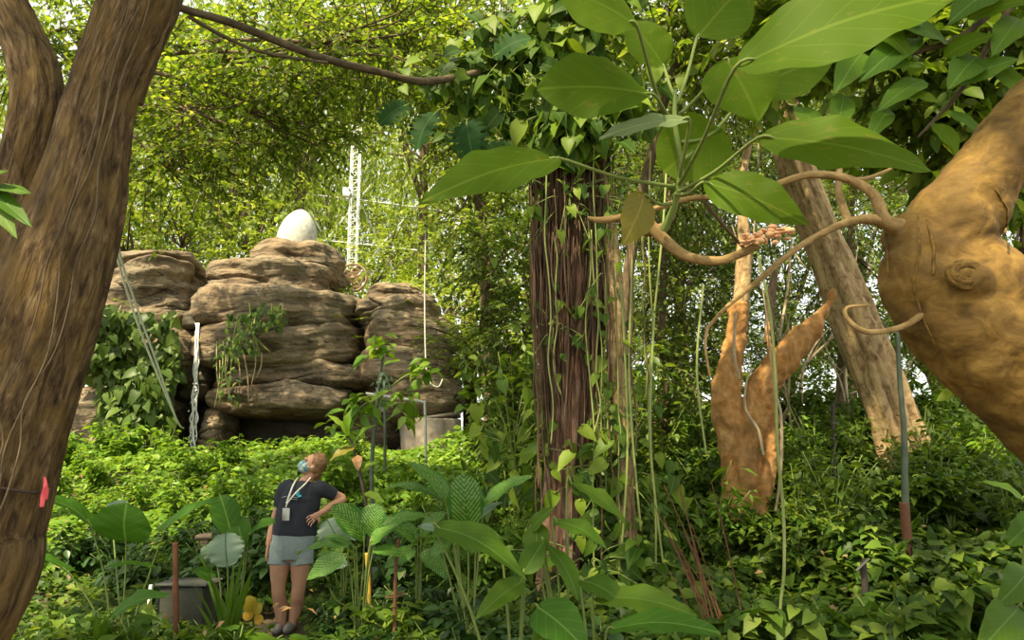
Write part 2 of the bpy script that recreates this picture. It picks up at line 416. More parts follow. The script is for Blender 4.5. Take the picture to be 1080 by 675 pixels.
MT['greybox'] = flat('weathered_grey_wood', (.03, .032, .02), .8, bump=.4)
MT['drum'] = flat('brown_rusted_ring', (.3, .2, .12), .8, .2)

def rockmat():
    m, nt, out = newmat('layered_rock'); L = nt.links.new
    tc = N(nt, 'ShaderNodeTexCoord').outputs['Object']
    mp = N(nt, 'ShaderNodeMapping'); mp.inputs['Scale'].default_value = (1.1, 1.1, 4.5); L(tc, mp.inputs[0])
    nz = N(nt, 'ShaderNodeTexNoise', i_Scale=1., i_Detail=9., i_Roughness=.6, i_Distortion=.8); L(mp.outputs[0], nz.inputs['Vector'])
    n2 = N(nt, 'ShaderNodeTexNoise', i_Scale=1.1, i_Detail=6., i_Roughness=.65); L(tc, n2.inputs['Vector'])
    n3 = N(nt, 'ShaderNodeTexNoise', i_Scale=14., i_Detail=6.); L(tc, n3.inputs['Vector'])
    c = ramp(nt, nz.outputs['Fac'], [(.3, (.04, .03, .02)), (.42, (.14, .097, .055)), (.55, (.235, .17, .1)), (.7, (.33, .26, .17))])
    f = ramp(nt, n2.outputs['Fac'], [(.42, (0, 0, 0)), (.6, (1, 1, 1))])
    c = mixc(nt, f, c, mixc(nt, .65, c, (.19, .165, .11)))
    mc = N(nt, 'ShaderNodeMapping'); mc.inputs['Scale'].default_value = (.45, .45, 3.2); L(tc, mc.inputs[0])
    nc = N(nt, 'ShaderNodeTexNoise', i_Scale=1.3, i_Detail=5., i_Distortion=1.2); L(mc.outputs[0], nc.inputs['Vector'])
    crack = math_(nt, 'LESS_THAN', math_(nt, 'ABSOLUTE', math_(nt, 'SUBTRACT', nc.outputs['Fac'], .5)), .009)
    c = mixc(nt, math_(nt, 'MULTIPLY', crack, .8), c, (.03, .02, .014))
    c = mixc(nt, .35, c, ramp(nt, n3.outputs['Fac'], [(.35, (.25, .22, .18)), (.65, (1, 1, 1))]), 'MULTIPLY')
    pb = N(nt, 'ShaderNodeBsdfPrincipled', i_Roughness=.88); L(c, pb.inputs['Base Color'])
    h = math_(nt, 'SUBTRACT', math_(nt, 'ADD', math_(nt, 'MULTIPLY', nz.outputs['Fac'], 1.6), math_(nt, 'MULTIPLY', n3.outputs['Fac'], .5)), math_(nt, 'MULTIPLY', crack, .7))
    b = N(nt, 'ShaderNodeBump', i_Strength=.8, i_Distance=.06); L(h, b.inputs['Height']); L(b.outputs[0], pb.inputs['Normal'])
    L(pb.outputs[0], out.inputs[0]); return m
MT['rock'] = rockmat()
MT['wetrock'] = flat('wet_dark_rock', (.06, .05, .03), .55, bump=.6, scale=5, var=.5)  # wet rock, darkened further to put the cave shade into its colour
def watermat():
    m, nt, out = newmat('falling_water'); L = nt.links.new
    g = N(nt, 'ShaderNodeBsdfPrincipled', i_Roughness=.3); g.inputs['Base Color'].default_value = (.9, .92, .93, 1)
    g.inputs['IOR'].default_value = 1.33
    L(g.outputs[0], out.inputs[0]); return m
MT['water'] = watermat()
def glassmat():
    m, nt, out = newmat('dome_pane'); L = nt.links.new
    t = N(nt, 'ShaderNodeBsdfTransparent'); t.inputs[0].default_value = (.94, .97, .96, 1)
    g = N(nt, 'ShaderNodeBsdfGlossy', i_Roughness=.1); mx = N(nt, 'ShaderNodeMixShader'); mx.inputs[0].default_value = .04
    L(t.outputs[0], mx.inputs[1]); L(g.outputs[0], mx.inputs[2]); L(mx.outputs[0], out.inputs[0]); return m
MT['glass'] = glassmat()
MT['soil'] = flat('leaf_litter_soil', (.06, .045, .022), .95, bump=.8, scale=9, var=.6)

# ------------------------------------------------------------------ SETTING: terrain and greenhouse dome
m = M(); gx, gy = np.meshgrid(np.linspace(-34, 34, 171), np.linspace(-6, 72, 121), indexing='ij')
v = np.stack([gx, gy, tz(gx, gy)], -1); i, j = np.meshgrid(np.arange(170), np.arange(120), indexing='ij'); k = i*121+j
m.add(v.reshape(-1, 3), np.stack([k, k+121, k+122, k+1], -1).reshape(-1, 4))
tag(m.obj('ground', MT['soil']), kind='structure')

import bmesh
bm = bmesh.new(); bmesh.ops.create_icosphere(bm, subdivisions=5, radius=36.)
bm.verts.ensure_lookup_table()
DC = np.array([0, 8., -6.])
ico = np.array([v.co[:] for v in bm.verts])+DC
keep = lambda p: p[1] > 4 and p[2] > -1
ed = [(e.verts[0].index, e.verts[1].index) for e in bm.edges]
fc = [[v.index for v in f.verts] for f in bm.faces]; bm.free()
m = M()
for a, b in ed:
    if keep(ico[a]) and keep(ico[b]): tube(m, [ico[a], ico[b]], .036, 5, 2, cap=False)
for a in range(len(ico)):
    if keep(ico[a]): ball(m, ico[a], .09, 6, 4)
tag(m.obj('ceiling_dome_frame', MT['struct']), kind='structure')
m = M(); idx = np.full(len(ico), -1); ok = [a for a in range(len(ico)) if keep(ico[a])]; idx[ok] = np.arange(len(ok))
m.add(DC+(ico[ok]-DC)*1.004, None, [[idx[x] for x in f] for f in fc if all(idx[x] >= 0 for x in f)])
tag(m.obj('window_1', MT['glass'], smooth=False), kind='structure')

# ------------------------------------------------------------------ ROCKS
def slab(m, py0, py1, xl, xr, Yf, depth, seed=0, amp=.07, pz=4., nx=3.2, cx2=None, ns=190, nz=60):
    Yc = Yf+depth/2
    t = P((xl+xr)/2, py0, Yf+depth*.25); b = P((xl+xr)/2, py1, Yf+depth*.25)
    l = P(xl, (py0+py1)/2, Yc-depth*.2); r = P(xr, (py0+py1)/2, Yc-depth*.2)
    c = np.array([(l[0]+r[0])/2, Yc, (t[2]+b[2])/2]); hx = (r[0]-l[0])/2; hz = (t[2]-b[2])/2; hy = depth/2
    th = np.linspace(0, 2*np.pi, ns, endpoint=False); v = np.linspace(-1, 1, nz)
    prof = (1-np.abs(v)**pz)**(1/pz)
    cs, sn = np.cos(th), np.sin(th); rr = (np.abs(cs)**nx+np.abs(sn)**nx)**(-1/nx)
    X = prof[:, None]*(rr*cs)[None]*hx; Y = prof[:, None]*(rr*sn)[None]*hy; Z = np.repeat(v[:, None]*hz, ns, 1)
    p = np.stack([X, Y, Z], -1).reshape(-1, 3)+c
    rad = nrm(np.stack([X/hx, Y/hy, Z*.15/hz], -1).reshape(-1, 3))
    d = amp*1.5*fbm(p, .8, 3, seed, (1, 1, 1.3))+amp*.4*fbm(p, 1., 3, seed+5, (.9, .9, 4.5))+amp*.5*fbm(p, 3.2, 3, seed+7, (1, 1, 1.6))
    g = fbm(p, 1., 2, seed+9, (.35, .35, 2.6)); d -= amp*1.8*np.exp(-(g/.06)**2)*(fbm(p, .8, 2, seed+4) > -.35)
    p = p+rad*(d*np.repeat(prof**.4, ns))[:, None]
    p[:, 2] += .05*fbm(p, .8, 2, seed+2)+.02*fbm(p, 3.5, 2, seed+1)
    i, j = np.meshgrid(np.arange(nz-1), np.arange(ns), indexing='ij'); j2 = (j+1) % ns
    q = np.stack([i*ns+j, i*ns+j2, (i+1)*ns+j2, (i+1)*ns+j], -1).reshape(-1, 4)
    return m.add(p, q)
def stack(name, label, layers, base, mat='rock', cat='rock'):
    t = thing(name, label, cat, base)
    for k, a in enumerate(layers):
        kw = a[6] if len(a) > 6 else {}
        slab(M_ := M(), *a[:6], seed=k*2+len(label) % 7, **kw)
        M_.obj('rock_layer', MT[mat], t)
    return t
RY = 16.0
stack('layered_rock', 'flat topped tan rock beside the left side of the waterfall, vines hanging over it',
      [(264, 318, 108, 202, RY+.1, 1.9, dict(pz=5)), (294, 352, 105, 206, RY, 2.2), (340, 420, 92, 198, RY-.05, 2.2), (410, 500, 70, 180, RY+.1, 2.0)], G(140, 16.8))
stack('layered_rock', 'tallest brown rock stack with overhanging ledges and a capstone, right of the waterfall',
      [(249, 306, 257, 357, RY+.5, 2.0, dict(pz=3.)), (279, 324, 214, 350, RY+.3, 2.6, dict(pz=5)), (305, 350, 212, 381, RY+.1, 3.0, dict(pz=5)), (341, 390, 216, 386, RY-.02, 3.2, dict(pz=5)), (383, 414, 219, 379, RY+.12, 3.1, dict(pz=4)),
       (406, 438, 217, 370, RY-.12, 3.1, dict(amp=.08, pz=5)), (430, 496, 214, 240, RY+.15, 1.6, dict(amp=.05)), (468, 492, 300, 366, RY+.8, 1.4)], G(300, 17))
# recess wall under the overhang, cave shade put into its dark colour
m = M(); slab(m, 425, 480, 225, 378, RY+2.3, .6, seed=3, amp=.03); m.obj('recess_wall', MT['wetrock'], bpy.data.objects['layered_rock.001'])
m = M(); slab(m, 372, 480, 366, 420, RY+1.3, 1.8, seed=8, amp=.07); m.obj('rock_layer', MT['rock'], bpy.data.objects['layered_rock.001'])
stack('layered_rock', 'stepped brown rock stack with rounded layers, above the pale round pedestal',
      [(296, 330, 386, 448, RY+.7, 1.8, dict(pz=2.6)), (308, 352, 372, 464, RY+.4, 2.1, dict(pz=3.)), (332, 384, 378, 470, RY+.35, 2.2),
       (364, 410, 390, 482, RY+.2, 2.2, dict(pz=3)), (396, 447, 398, 488, RY, 2.0, dict(pz=2.8))], G(430, 17))
m = M()
t0 = P(450, 441, RY); b0 = P(450, 490, RY); w = .66
pts = [b0+np.array([0, .75, -.2]), b0+np.array([0, .75, .2]), t0+np.array([0, .75, -.06]), t0+np.array([0, .75, 0])]
tube(m, pts, [w*.93, w*.95, w*1.02, w*.98], 40, 14, amp=.02)
tag(m.obj('pedestal', MT['pedestal']), 'pale round stained pedestal under the right rock stack', 'pedestal')
stack('wet_rock', 'dark wet rock face behind the thin waterfall', [(341, 420, 190, 226, RY+.6, .8, dict(amp=.04)), (400, 498, 176, 226, RY+2.2, .6, dict(amp=.03)), (330, 352, 190, 224, RY+.35, 1.2, dict(amp=.05))], G(205, 17), 'wetrock')
m = M(); slab(m, 452, 480, 62, 146, RY-1.2, 1.2, seed=4, amp=.05)
tag(m.obj('stone', MT['rock']), 'long grey low stone in front of the vine covered left rock', 'stone')
m = M(); rs = np.random.RandomState(3)
for s in range(7):
    pts = []
    for k_, py in enumerate(np.linspace(341, 492, 16)):
        f = k_/15; px = 208-6*f+rs.normal()*(.5+1.3*f)+(s-3)*(.35+.5*f)
        pts.append(P(px, py, RY+.25-.35*math.sqrt(f)+rs.normal()*.02))
    tube(m, pts, list(.005+.011*rs.uniform(0, 1, 16)), 6, 60, amp=.6, freq=9, seed=s)
for s in range(60):
    f = rs.uniform(.3, 1); ball(m, P(208-6*f+rs.normal()*3.5*f, 341+151*f, RY-.1), rs.uniform(.008, .022), 6, 4)
tag(m.obj('waterfall', MT['water']), 'thin white waterfall dropping down the cleft between the rocks', 'waterfall')

# egg-shaped concrete top
m = M(); e0, e1 = P(311, 262, RY+1.1), P(319, 221, RY+1.1)
zz = np.linspace(0, 1, 24); ex = .5*np.clip(1-zz**2.1, 0, 1)**.62*(1-.12*(1-zz)**2)
tube(m, [e0+(e1-e0)*z for z in zz], list(np.maximum(ex, .01)), 40, 48, amp=.006)
tag(m.obj('egg_dome', MT['concrete']), 'smooth pale egg shaped dome on top of the tallest rock', 'dome')

# lattice mast, box, round fan
t = thing('lattice_mast', 'thin pale lattice mast rising behind the rocks', 'mast', G(374, 20.))
b = P(371, 330, 20.); tp = P(377, 120, 20.); hw = .11
cor = [np.array([sx*hw, sy*hw, 0]) for sx, sy in ((-1, -1), (1, -1), (1, 1), (-1, 1))]
base = b.copy(); base[2] = float(tz(b[0], 20.))
for c in cor: m = M(); tube(m, [base+c, tp+c], .016, 6, 2); m.obj('upright', MT['white'], t)
m = M(); H = tp[2]-base[2]; n_ = int(H/.22)
for k_ in range(n_):
    a0 = base+(tp-base)*k_/n_; a1 = base+(tp-base)*(k_+1)/n_
    for q in range(4):
        tube(m, [a0+cor[q], a1+cor[(q+1) % 4]], .008, 4, 2, cap=False); tube(m, [a0+cor[q], a0+cor[(q+1) % 4]], .008, 4, 2, cap=False)
m.obj('lattice', MT['white'], t)
m = M(); c = P(367, 203, 19.8); box(m, c-[.13, .08, .13], c+[.13, .08, .13]); tag(m.obj('equipment_box', MT['white']), 'small white box fixed to the lattice mast', 'box')
t = thing('round_fan', 'brown round fan with a ringed guard at the foot of the mast', 'fan', P(372, 305, 18.6))
c = P(372, 293, 18.6); m = M(); th = np.linspace(0, 2*np.pi, 33)
for rr, tt in ((.35, .03), (.25, .012), (.15, .012)): tube(m, [c+[rr*math.cos(a), 0, rr*math.sin(a)] for a in th], tt, 6, 64, cap=False)
for a in np.linspace(0, 2*np.pi, 16, endpoint=False): tube(m, [c, c+[.35*math.cos(a), 0, .35*math.sin(a)]], .008, 4, 2, cap=False)
m.obj('guard', MT['drum'], t)
m = M(); ball(m, c+[0, .05, 0], (.07, .09, .07), 12, 8); m.obj('hub', MT['drum'], t)
for a in np.linspace(0, 2*np.pi, 5, endpoint=False):
    m = M(); blade(m, c+[0, .06, 0], c+[.33*math.cos(a), .06, .33*math.sin(a)], .2, (0.3*math.sin(a), 1, .3*math.cos(a)), 'obov', .02, 0, 0, 8, 5); m.obj('fan_blade', MT['drum'], t)
m = M(); tube(m, [c+[0, .1, -.3], [c[0], c[1]+.1, float(tz(c[0], c[1]))]], .03, 8, 2); m.obj('post', MT['drum'], t)

# ------------------------------------------------------------------ FOLIAGE BUILDERS
def sprays(m, o, d, L, per, ls, rs, tm=T_OV, droop=.35, tw=None, tilt=.5):
    """leafy twigs: o origins, d directions, L lengths"""
    o = np.asarray(o, float); d = nrm(d); n = len(o); L = np.asarray(L)*np.ones(n)
    k = np.arange(per); t = (k+1)/per
    side = nrm(np.cross(d, [0, 0, 1.])+1e-4)
    pos = o[:, None]+d[:, None]*(L[:, None]*t)[..., None]
    pos[..., 2] -= droop*L[:, None]*t*t
    sg = np.where(k % 2 == 0, 1., -1.)
    ld = d[:, None]*.55+side[:, None]*sg[None, :, None]*.8+rs.normal(size=(n, per, 3))*.3
    ld[..., 2] -= .35
    sz = ls*rs.uniform(.65, 1.25, n*per)
    leaves(m, pos.reshape(-1, 3), ld.reshape(-1, 3), sz, rs, tm, tilt=tilt)
    if tw is not None:
        for i in range(n):
            e = pos[i, -1]; mid = pos[i, per//2]; tube(tw, [o[i], mid, e], [.012*L[i]+.003, .008*L[i]+.002, .002], 3, 4, cap=False)
def ellp(rs, n, rad, shell=.5):
    d = rdir(rs, n); r = rs.uniform(shell, 1, n)**.6
    return d*r[:, None]*np.array(rad), d
def make_tree(name, label, cat, seed, trunk_pts, trunk_rad, crowns, mat, bark, ncl, per, ls, L=.9, tm=T_OV, group=None, base=None, twigs=False, amp=.08):
    """trunk with a limb to each crown; crowns = [(centre, radii, share)]"""
    rs = np.random.RandomState(seed)
    base = np.asarray(trunk_pts[0] if base is None else base, float)
    t = thing(name, label, cat, base, group)
    m = M(); tube(m, trunk_pts, trunk_rad, 14, amp=amp, flute=.06, seed=seed); 
    top = np.asarray(trunk_pts[-1], float)
    for c, r, sh in crowns:
        c = np.asarray(c, float); f = np.asarray(trunk_pts[-2], float)*.5+top*.5
        tube(m, [f, (f+c)/2+rs.normal(size=3)*.15+[0, 0, .1], c], [trunk_rad[-1]*.7, trunk_rad[-1]*.45, .02], 7, 10)
        for _ in range(7):
            e, _d = ellp(rs, 1, r, .7); e = c+e[0]; tube(m, [c+(f-c)*.3, (c+e)/2+rs.normal(size=3)*.1, e], [trunk_rad[-1]*.3, trunk_rad[-1]*.18, .008], 5, 7)
    m.obj('trunk', bark, t)
    fm = M(); tw = M() if twigs else None
    for c, r, sh in crowns:
        n = int(ncl*sh); o, d = ellp(rs, n, r, .25)
        sprays(fm, np.asarray(c)+o*.92, d+rs.normal(size=(n, 3))*.6, L*rs.uniform(.5, 1.1, n), per, ls, rs, tm, tw=tw)
    fm.obj('foliage', mat, t)
    if twigs and tw.n: tw.obj('twigs', MT['twig'], t)
    return t

# ---------- far trees round the inside of the dome
def proto_far(name, label, seed, mat, R, H, ls, ncl, grp):
    rs = np.random.RandomState(seed)
    tr = [np.array([0, 0, -.2]), np.array([rs.normal()*.2, rs.normal()*.2, H*.35]), np.array([rs.normal()*.4, rs.normal()*.4, H*.75])]
    cr = []
    for k in range(6):
        a = k*1.05+rs.uniform(0, .5); cr.append((np.array([math.cos(a)*R*.6, math.sin(a)*R*.6, H+rs.uniform(-.35, .3)*R]), (R*.62, R*.62, R*.5), 1/6))
    return make_tree(name, label, 'tree', seed, tr, [.22, .16, .1], cr, mat, MT['twig'], ncl, 14, ls, L=1.1, group=grp)
FG = 'trees far behind the rocks and clearing'
fa = proto_far('background_tree', 'hazy yellow green tree far behind the rocks, inside the dome wall', 31, MT['far'], 3.3, 7., .155, 470, FG)
fb = proto_far('background_tree', 'dense deep green tree far back in the right half of the photo', 32, MT['fardark'], 3.1, 6., .145, 500, 'dark trees far back on the right')
def put_far(src, px, py, Y, rz, sc, **kw):
    col = next(w for x, w in [(120, 'behind the left trunk'), (205, 'above the left rock'), (270, 'above the waterfall'), (345, 'behind the egg dome'), (400, 'behind the lattice mast'), (475, 'above the right rock stack'), (545, 'left of the central trunk'), (660, 'behind the central trunk'),
                              (745, 'right of the central trunk'), (830, 'behind the orange forked trunk'), (925, 'behind the pale leaning trunk'), (3000, 'behind the elbow shaped trunk')] if px < x)
    kw['label'] = ('hazy yellow green tree far back ' if src is fa else 'dense deep green tree far back ')+col+(', high up' if py < 100 else ', low down' if py > 300 else '')
    p = P(px, py, Y); g = float(tz(p[0], Y)); H = (7. if src is fa else 6.)
    return dup(src, (p[0], Y, g), rz, sc, scz=max((p[2]-g)/H, .35), **kw)
spots = [(60, 120, 23), (170, 150, 24), (250, 90, 22), (350, 130, 52), (430, 170, 54), (500, 100, 23), (560, 200, 22), (230, 235, 21.5), (300, 215, 50), (410, 255, 52), (470, 230, 50), (20, 240, 20),
         (150, 240, 21), (330, 30, 24), (450, 20, 25), (150, 20, 23), (600, 60, 25), (540, 320, 20), (500, 400, 19.5), (340, 290, 21), (250, 370, 20.5), (385, 350, 20.5), (450, 370, 20.5), (160, 350, 20.5)]
used = set()
def first_or_dup(src, px, py, Y, rz, sc, **kw):
    if src.name not in used:
        used.add(src.name); p = P(px, py, Y); g = float(tz(p[0], Y)); H = (7. if src is fa else 6.)
        src.location = (p[0], Y, g); src.rotation_euler = (0, 0, rz); src.scale = (sc, sc, max((p[2]-g)/H, .35)); return src
    return put_far(src, px, py, Y, rz, sc, **kw)
rs = np.random.RandomState(9)
for px, py, Y in [(-120, 200, 17), (-60, 330, 20), (-260, 260, 15), (-160, 60, 20)]: put_far(fa, px, py, Y, 1.+px, 1.)
for (px, py, Y) in spots: put_far(fa, px, py, Y, rs.uniform(0, 6.28), rs.uniform(.85, 1.1)*(1.9 if Y > 40 else 1))
for (px, py, Y) in [(620, 150, 21), (700, 60, 22), (690, 220, 20), (760, 170, 22), (820, 260, 21), (900, 180, 22), (960, 90, 23), (1040, 200, 20), (880, 60, 24), (1100, 330, 18), (640, 330, 19), (720, 340, 20), (800, 380, 20), (900, 360, 21),
                   (980, 350, 19.5), (570, 400, 17.5), (1060, 60, 22), (30, 330, 18), (1160, 180, 20)]:
    put_far(fb, px, py, Y, rs.uniform(0, 6.28), rs.uniform(.8, 1.05))
p = P(720, 280, 21.); fb.location = (p[0], 21., float(tz(p[0], 21.))); fb.rotation_euler = (0, 0, 2.)
p = P(280, 160, 25.5); fa.location = (p[0], 25.5, float(tz(p[0], 25.5))); fa.scale = (1.1, 1.1, 1.6)

# ---------- canopy trees of the middle distance
def ptree(name, label, seed, base, mids, rad, crowns, mat, ncl, per, ls, **kw):
    return make_tree(name, label, 'tree', seed, [base]+[P(*q) for q in mids], rad, [(P(*c), r, s) for c, r, s in crowns], mat, kw.pop('bark', MT['twig']), ncl, per, ls, **kw)
ptree('canopy_tree', 'tree with fine yellow green leaves arching over the left rock', 41, G(20, 10.5), [(25, 330, 10.5), (60, 150, 10.3), (120, -10, 10.)], [.16, .14, .11, .07],
      [((150, 60, 10), (1.1, .9, .9), .17), ((230, 130, 9.6), (1.0, .8, .8), .17), ((190, 190, 10), (.8, .7, .5), .09), ((300, 60, 9.5), (1.2, .9, .8), .2), ((400, 50, 9.3), (1.1, .9, .6), .16), ((320, 130, 10), (.9, .7, .5), .08), ((40, 40, 9.8), (.9, .9, 1.), .13)],
      MT['canopy'], 800, 15, .092, L=.75, tm=T_RD2, twigs=True)
ptree('canopy_tree', 'tree with fine leaves high between the left branch and the vine trunk', 42, G(520, 13.5), [(515, 350, 13.5), (505, 200, 13.3), (480, 60, 13.)], [.15, .12, .1, .07],
      [((440, 60, 12.5), (1.4, 1., 1.), .3), ((510, 130, 12.5), (1.0, 1., .8), .2), ((380, 10, 12), (1.5, 1., .9), .3), ((500, 230, 12.8), (.9, .8, .7), .12), ((540, 10, 12), (1.3, 1, .9), .2)],
      MT['canopy'], 800, 15, .1, L=.8, tm=T_RD2, twigs=True)
ptree('understorey_tree', 'slender leafy tree behind the left edge of the vine wrapped trunk', 43, G(520, 11.5), [(522, 430, 11.5), (518, 330, 11.4), (515, 260, 11.3)], [.07, .06, .05, .035],
      [((530, 270, 11.2), (.6, .6, .6), .3), ((535, 350, 11.2), (.45, .6, .6), .25), ((545, 420, 11.2), (.45, .6, .55), .25), ((535, 455, 12), (.3, .5, .4), .15)],
      MT['mid'], 420, 14, .11, L=.55, twigs=True)
ptree('understorey_tree', 'leafy tree behind the right edge of the vine wrapped trunk', 44, G(700, 12.), [(702, 430, 12), (698, 330, 12), (705, 200, 12)], [.09, .08, .06, .04],
      [((700, 200, 11.8), (1.0, .8, .8), .2), ((730, 300, 12), (.9, .8, .8), .22), ((690, 390, 11.8), (.9, .7, .6), .2), ((760, 110, 12), (1.1, .9, .8), .2), ((740, 20, 12), (1.2, 1, .9), .2)],
      MT['mid'], 820, 14, .1, L=.7, twigs=True)
ptree('understorey_tree', 'leafy tree behind the pale leaning trunk', 45, G(880, 14.), [(885, 430, 14), (890, 330, 14), (900, 200, 13.5)], [.1, .08, .06, .04],
      [((900, 230, 13.6), (1.2, .9, .9), .22), ((850, 330, 14), (.9, .8, .7), .14), ((960, 330, 13.), (1.1, .8, .8), .2), ((1040, 420, 12.5), (.9, .8, .6), .1), ((900, 110, 13.5), (1.2, .9, .8), .18), ((830, 150, 13.5), (1.1, .9, .8), .16)],
      MT['mid'], 860, 14, .1, L=.7, twigs=True)
ptree('canopy_tree', 'large leaved green tree filling the top right corner', 46, G(1180, 9.), [(1170, 330, 8.5), (1130, 160, 7.5), (1060, 40, 7.)], [.15, .12, .09, .06],
      [((1040, 60, 6.8), (.8, .6, .6), .3), ((960, 60, 7), (.7, .6, .5), .2), ((1060, 180, 7.2), (.6, .6, .5), .14), ((970, 150, 7.4), (.6, .5, .4), .14), ((860, 30, 7.2), (.8, .6, .4), .18), ((1080, 330, 7.6), (.45, .5, .5), .08)],
      MT['canopy'], 400, 10, .2, L=.55, tm=T_OV2, twigs=True)
ptree('canopy_tree', 'green tree overhead behind the big foreground leaves', 47, G(660, 10.5), [(655, 350, 10.5), (690, 150, 10.2), (740, -20, 10.)], [.1, .09, .07, .05],
      [((700, 30, 9.5), (1.1, .8, .7), .3), ((790, 60, 9.5), (1., .8, .7), .25), ((640, -10, 9.5), (1., .8, .6), .2), ((850, 0, 9.5), (1.1, .8, .7), .25)],
      MT['canopy'], 380, 12, .14, L=.65, tm=T_OV2, twigs=True)
ptree('shrub_tree', 'bushy small tree filling the gap behind the orange forked trunk', 48, G(800, 15.5), [(805, 450, 15.5), (800, 400, 15.5)], [.1, .08, .05],
      [((760, 420, 15.3), (1.1, .8, .7), .3), ((850, 430, 15.3), (1.1, .8, .6), .3), ((1000, 450, 14), (1.0, .8, .6), .2), ((690, 450, 14), (1.0, .8, .6), .2)],
      MT['mid'], 800, 14, .13, L=.7)

for k_, (bx, by, cr) in enumerate([(-4.5, -3.5, [(-4.5, 1, 8.6), (-3, 3.2, 8.8), (-5.5, 4.5, 9), (-2.2, .2, 9.2), (-7, 1.8, 8.6)]), (3.5, -4, [(1.2, -.5, 8.8), (.3, 2.6, 8.6), (3.2, 1.5, 8.8), (1.8, 4.8, 9.4)]), (-8, 6, [(-6.5, 4.5, 9.5), (-4.5, 5.5, 9.8)]), (7.5, 2, [(5., 4.5, 8.6), (3.2, 8., 10.2)])]):  # unseen trees added out of frame to shade and dapple the clearing
    make_tree('shade_tree', ['tree behind the viewer spreading over the left of the clearing', 'tree behind the viewer spreading over the middle of the clearing', 'tall tree left of the frame spreading its crown over the bank', 'tall tree right of the frame spreading its crown over the slope'][k_], 'tree', 90+k_,
              [(bx, by, -.2), (bx*.95, by+.3, 3.), (bx*.85, by+1, 6.)], [.25, .2, .14], [(c, (1.9, 1.7, .7), 1/len(cr)) for c in cr], MT['canopy'], MT['twig'], 105*len(cr), 15, .2, L=1., tm=T_RD2)

ptree('canopy_tree', 'tall tree with dappling leaves above and left of the layered rocks', 49, G(60, 14.5), [(62, 330, 14.3), (90, 200, 14), (140, 60, 13.5)], [.2, .16, .12, .08],
      [((200, 85, 13.2), (1.3, 1.1, .6), .2), ((270, 60, 13.6), (1.3, 1.1, .6), .2), ((130, 100, 13.2), (1.1, 1.1, .6), .15), ((330, 95, 13.4), (1.1, 1, .45), .15), ((230, 140, 13.6), (1.1, .9, .35), .12), ((390, 60, 13.6), (1.2, 1.1, .6), .18)],
      MT['canopy'], 480, 15, .11, L=.85, tm=T_RD2)

# bare pale tangle of lianas behind the leaning trunk
rs = np.random.RandomState(77)
for k_, (x0, y0, x1, y1, Y, w) in enumerate([(770, 470, 800, 120, 12, .02), (805, 470, 835, 250, 12.5, .03), (835, 480, 880, 330, 12.8, .035), (838, 460, 828, 330, 12.3, .025), (880, 480, 900, 360, 12.6, .03),
                                         (700, 480, 755, 250, 13, .018), (905, 470, 1000, 330, 12.7, .02), (815, 400, 905, 260, 12.9, .02), (790, 330, 770, 230, 12.4, .025), (900, 330, 840, 200, 13., .02), (862, 420, 800, 300, 12.2, .018), (745, 420, 720, 200, 12.5, .016)]):
    m = M(); g = G(x0, Y); pts = [g-[0, 0, .1]]; e = P(x1, y1, Y)
    for f in (.25, .5, .75): pts.append(g+(e-g)*f+rs.normal(size=3)*.14)
    pts.append(e); tube(m, pts, [w, w*.9, w*.8, w*.7, w*.4], 7, 40, amp=.15)
    for q in range(4):
        a = pts[1+q % 3]+(pts[2+q % 3]-pts[1+q % 3])*rs.uniform(); d = rdir(rs, 1, .3)[0]*rs.uniform(.4, 1.)
        tube(m, [a, a+d*.5+rs.normal(size=3)*.08, a+d], [w*.5, w*.35, w*.1], 5, 10)
    tag(m.obj('liana', MT['paletwig']), 'thin pale bare liana in the tangle behind the orange forked trunk', 'liana', 'pale bare lianas behind the forked and leaning trunks')

# ------------------------------------------------------------------ BIG TRUNKS
def hull(name, mat, parent, voxel, tubes=(), balls=(), disp=0., dscale=.3, smooth=3):
    """one continuous surface grown round overlapping tapered limbs"""
    m = M()
    for tb in tubes: tube(m, tb[0], tb[1], 20, tb[2] if len(tb) > 2 else None, ell=tb[3] if len(tb) > 3 else None)
    for b in balls: ball(m, *b)
    o = m.obj(name, mat, parent)
    r = o.modifiers.new('remesh', 'REMESH'); r.mode = 'VOXEL'; r.voxel_size = voxel; r.use_smooth_shade = True
    if smooth: s = o.modifiers.new('smooth', 'SMOOTH'); s.iterations = smooth; s.factor = .6
    if disp:
        tx = bpy.data.textures.new(name, 'CLOUDS'); tx.noise_scale = dscale; tx.noise_depth = 4
        d = o.modifiers.new('displace', 'DISPLACE'); d.texture = tx; d.strength = disp; d.mid_level = .5
    return o
def PP(rows, Y=None): return [P(*(r if Y is None else (r[0], r[1], Y))) for r in rows]
def W(px, Y): return px/FPX*Y/CP/2                          # radius in metres of a width in pixels

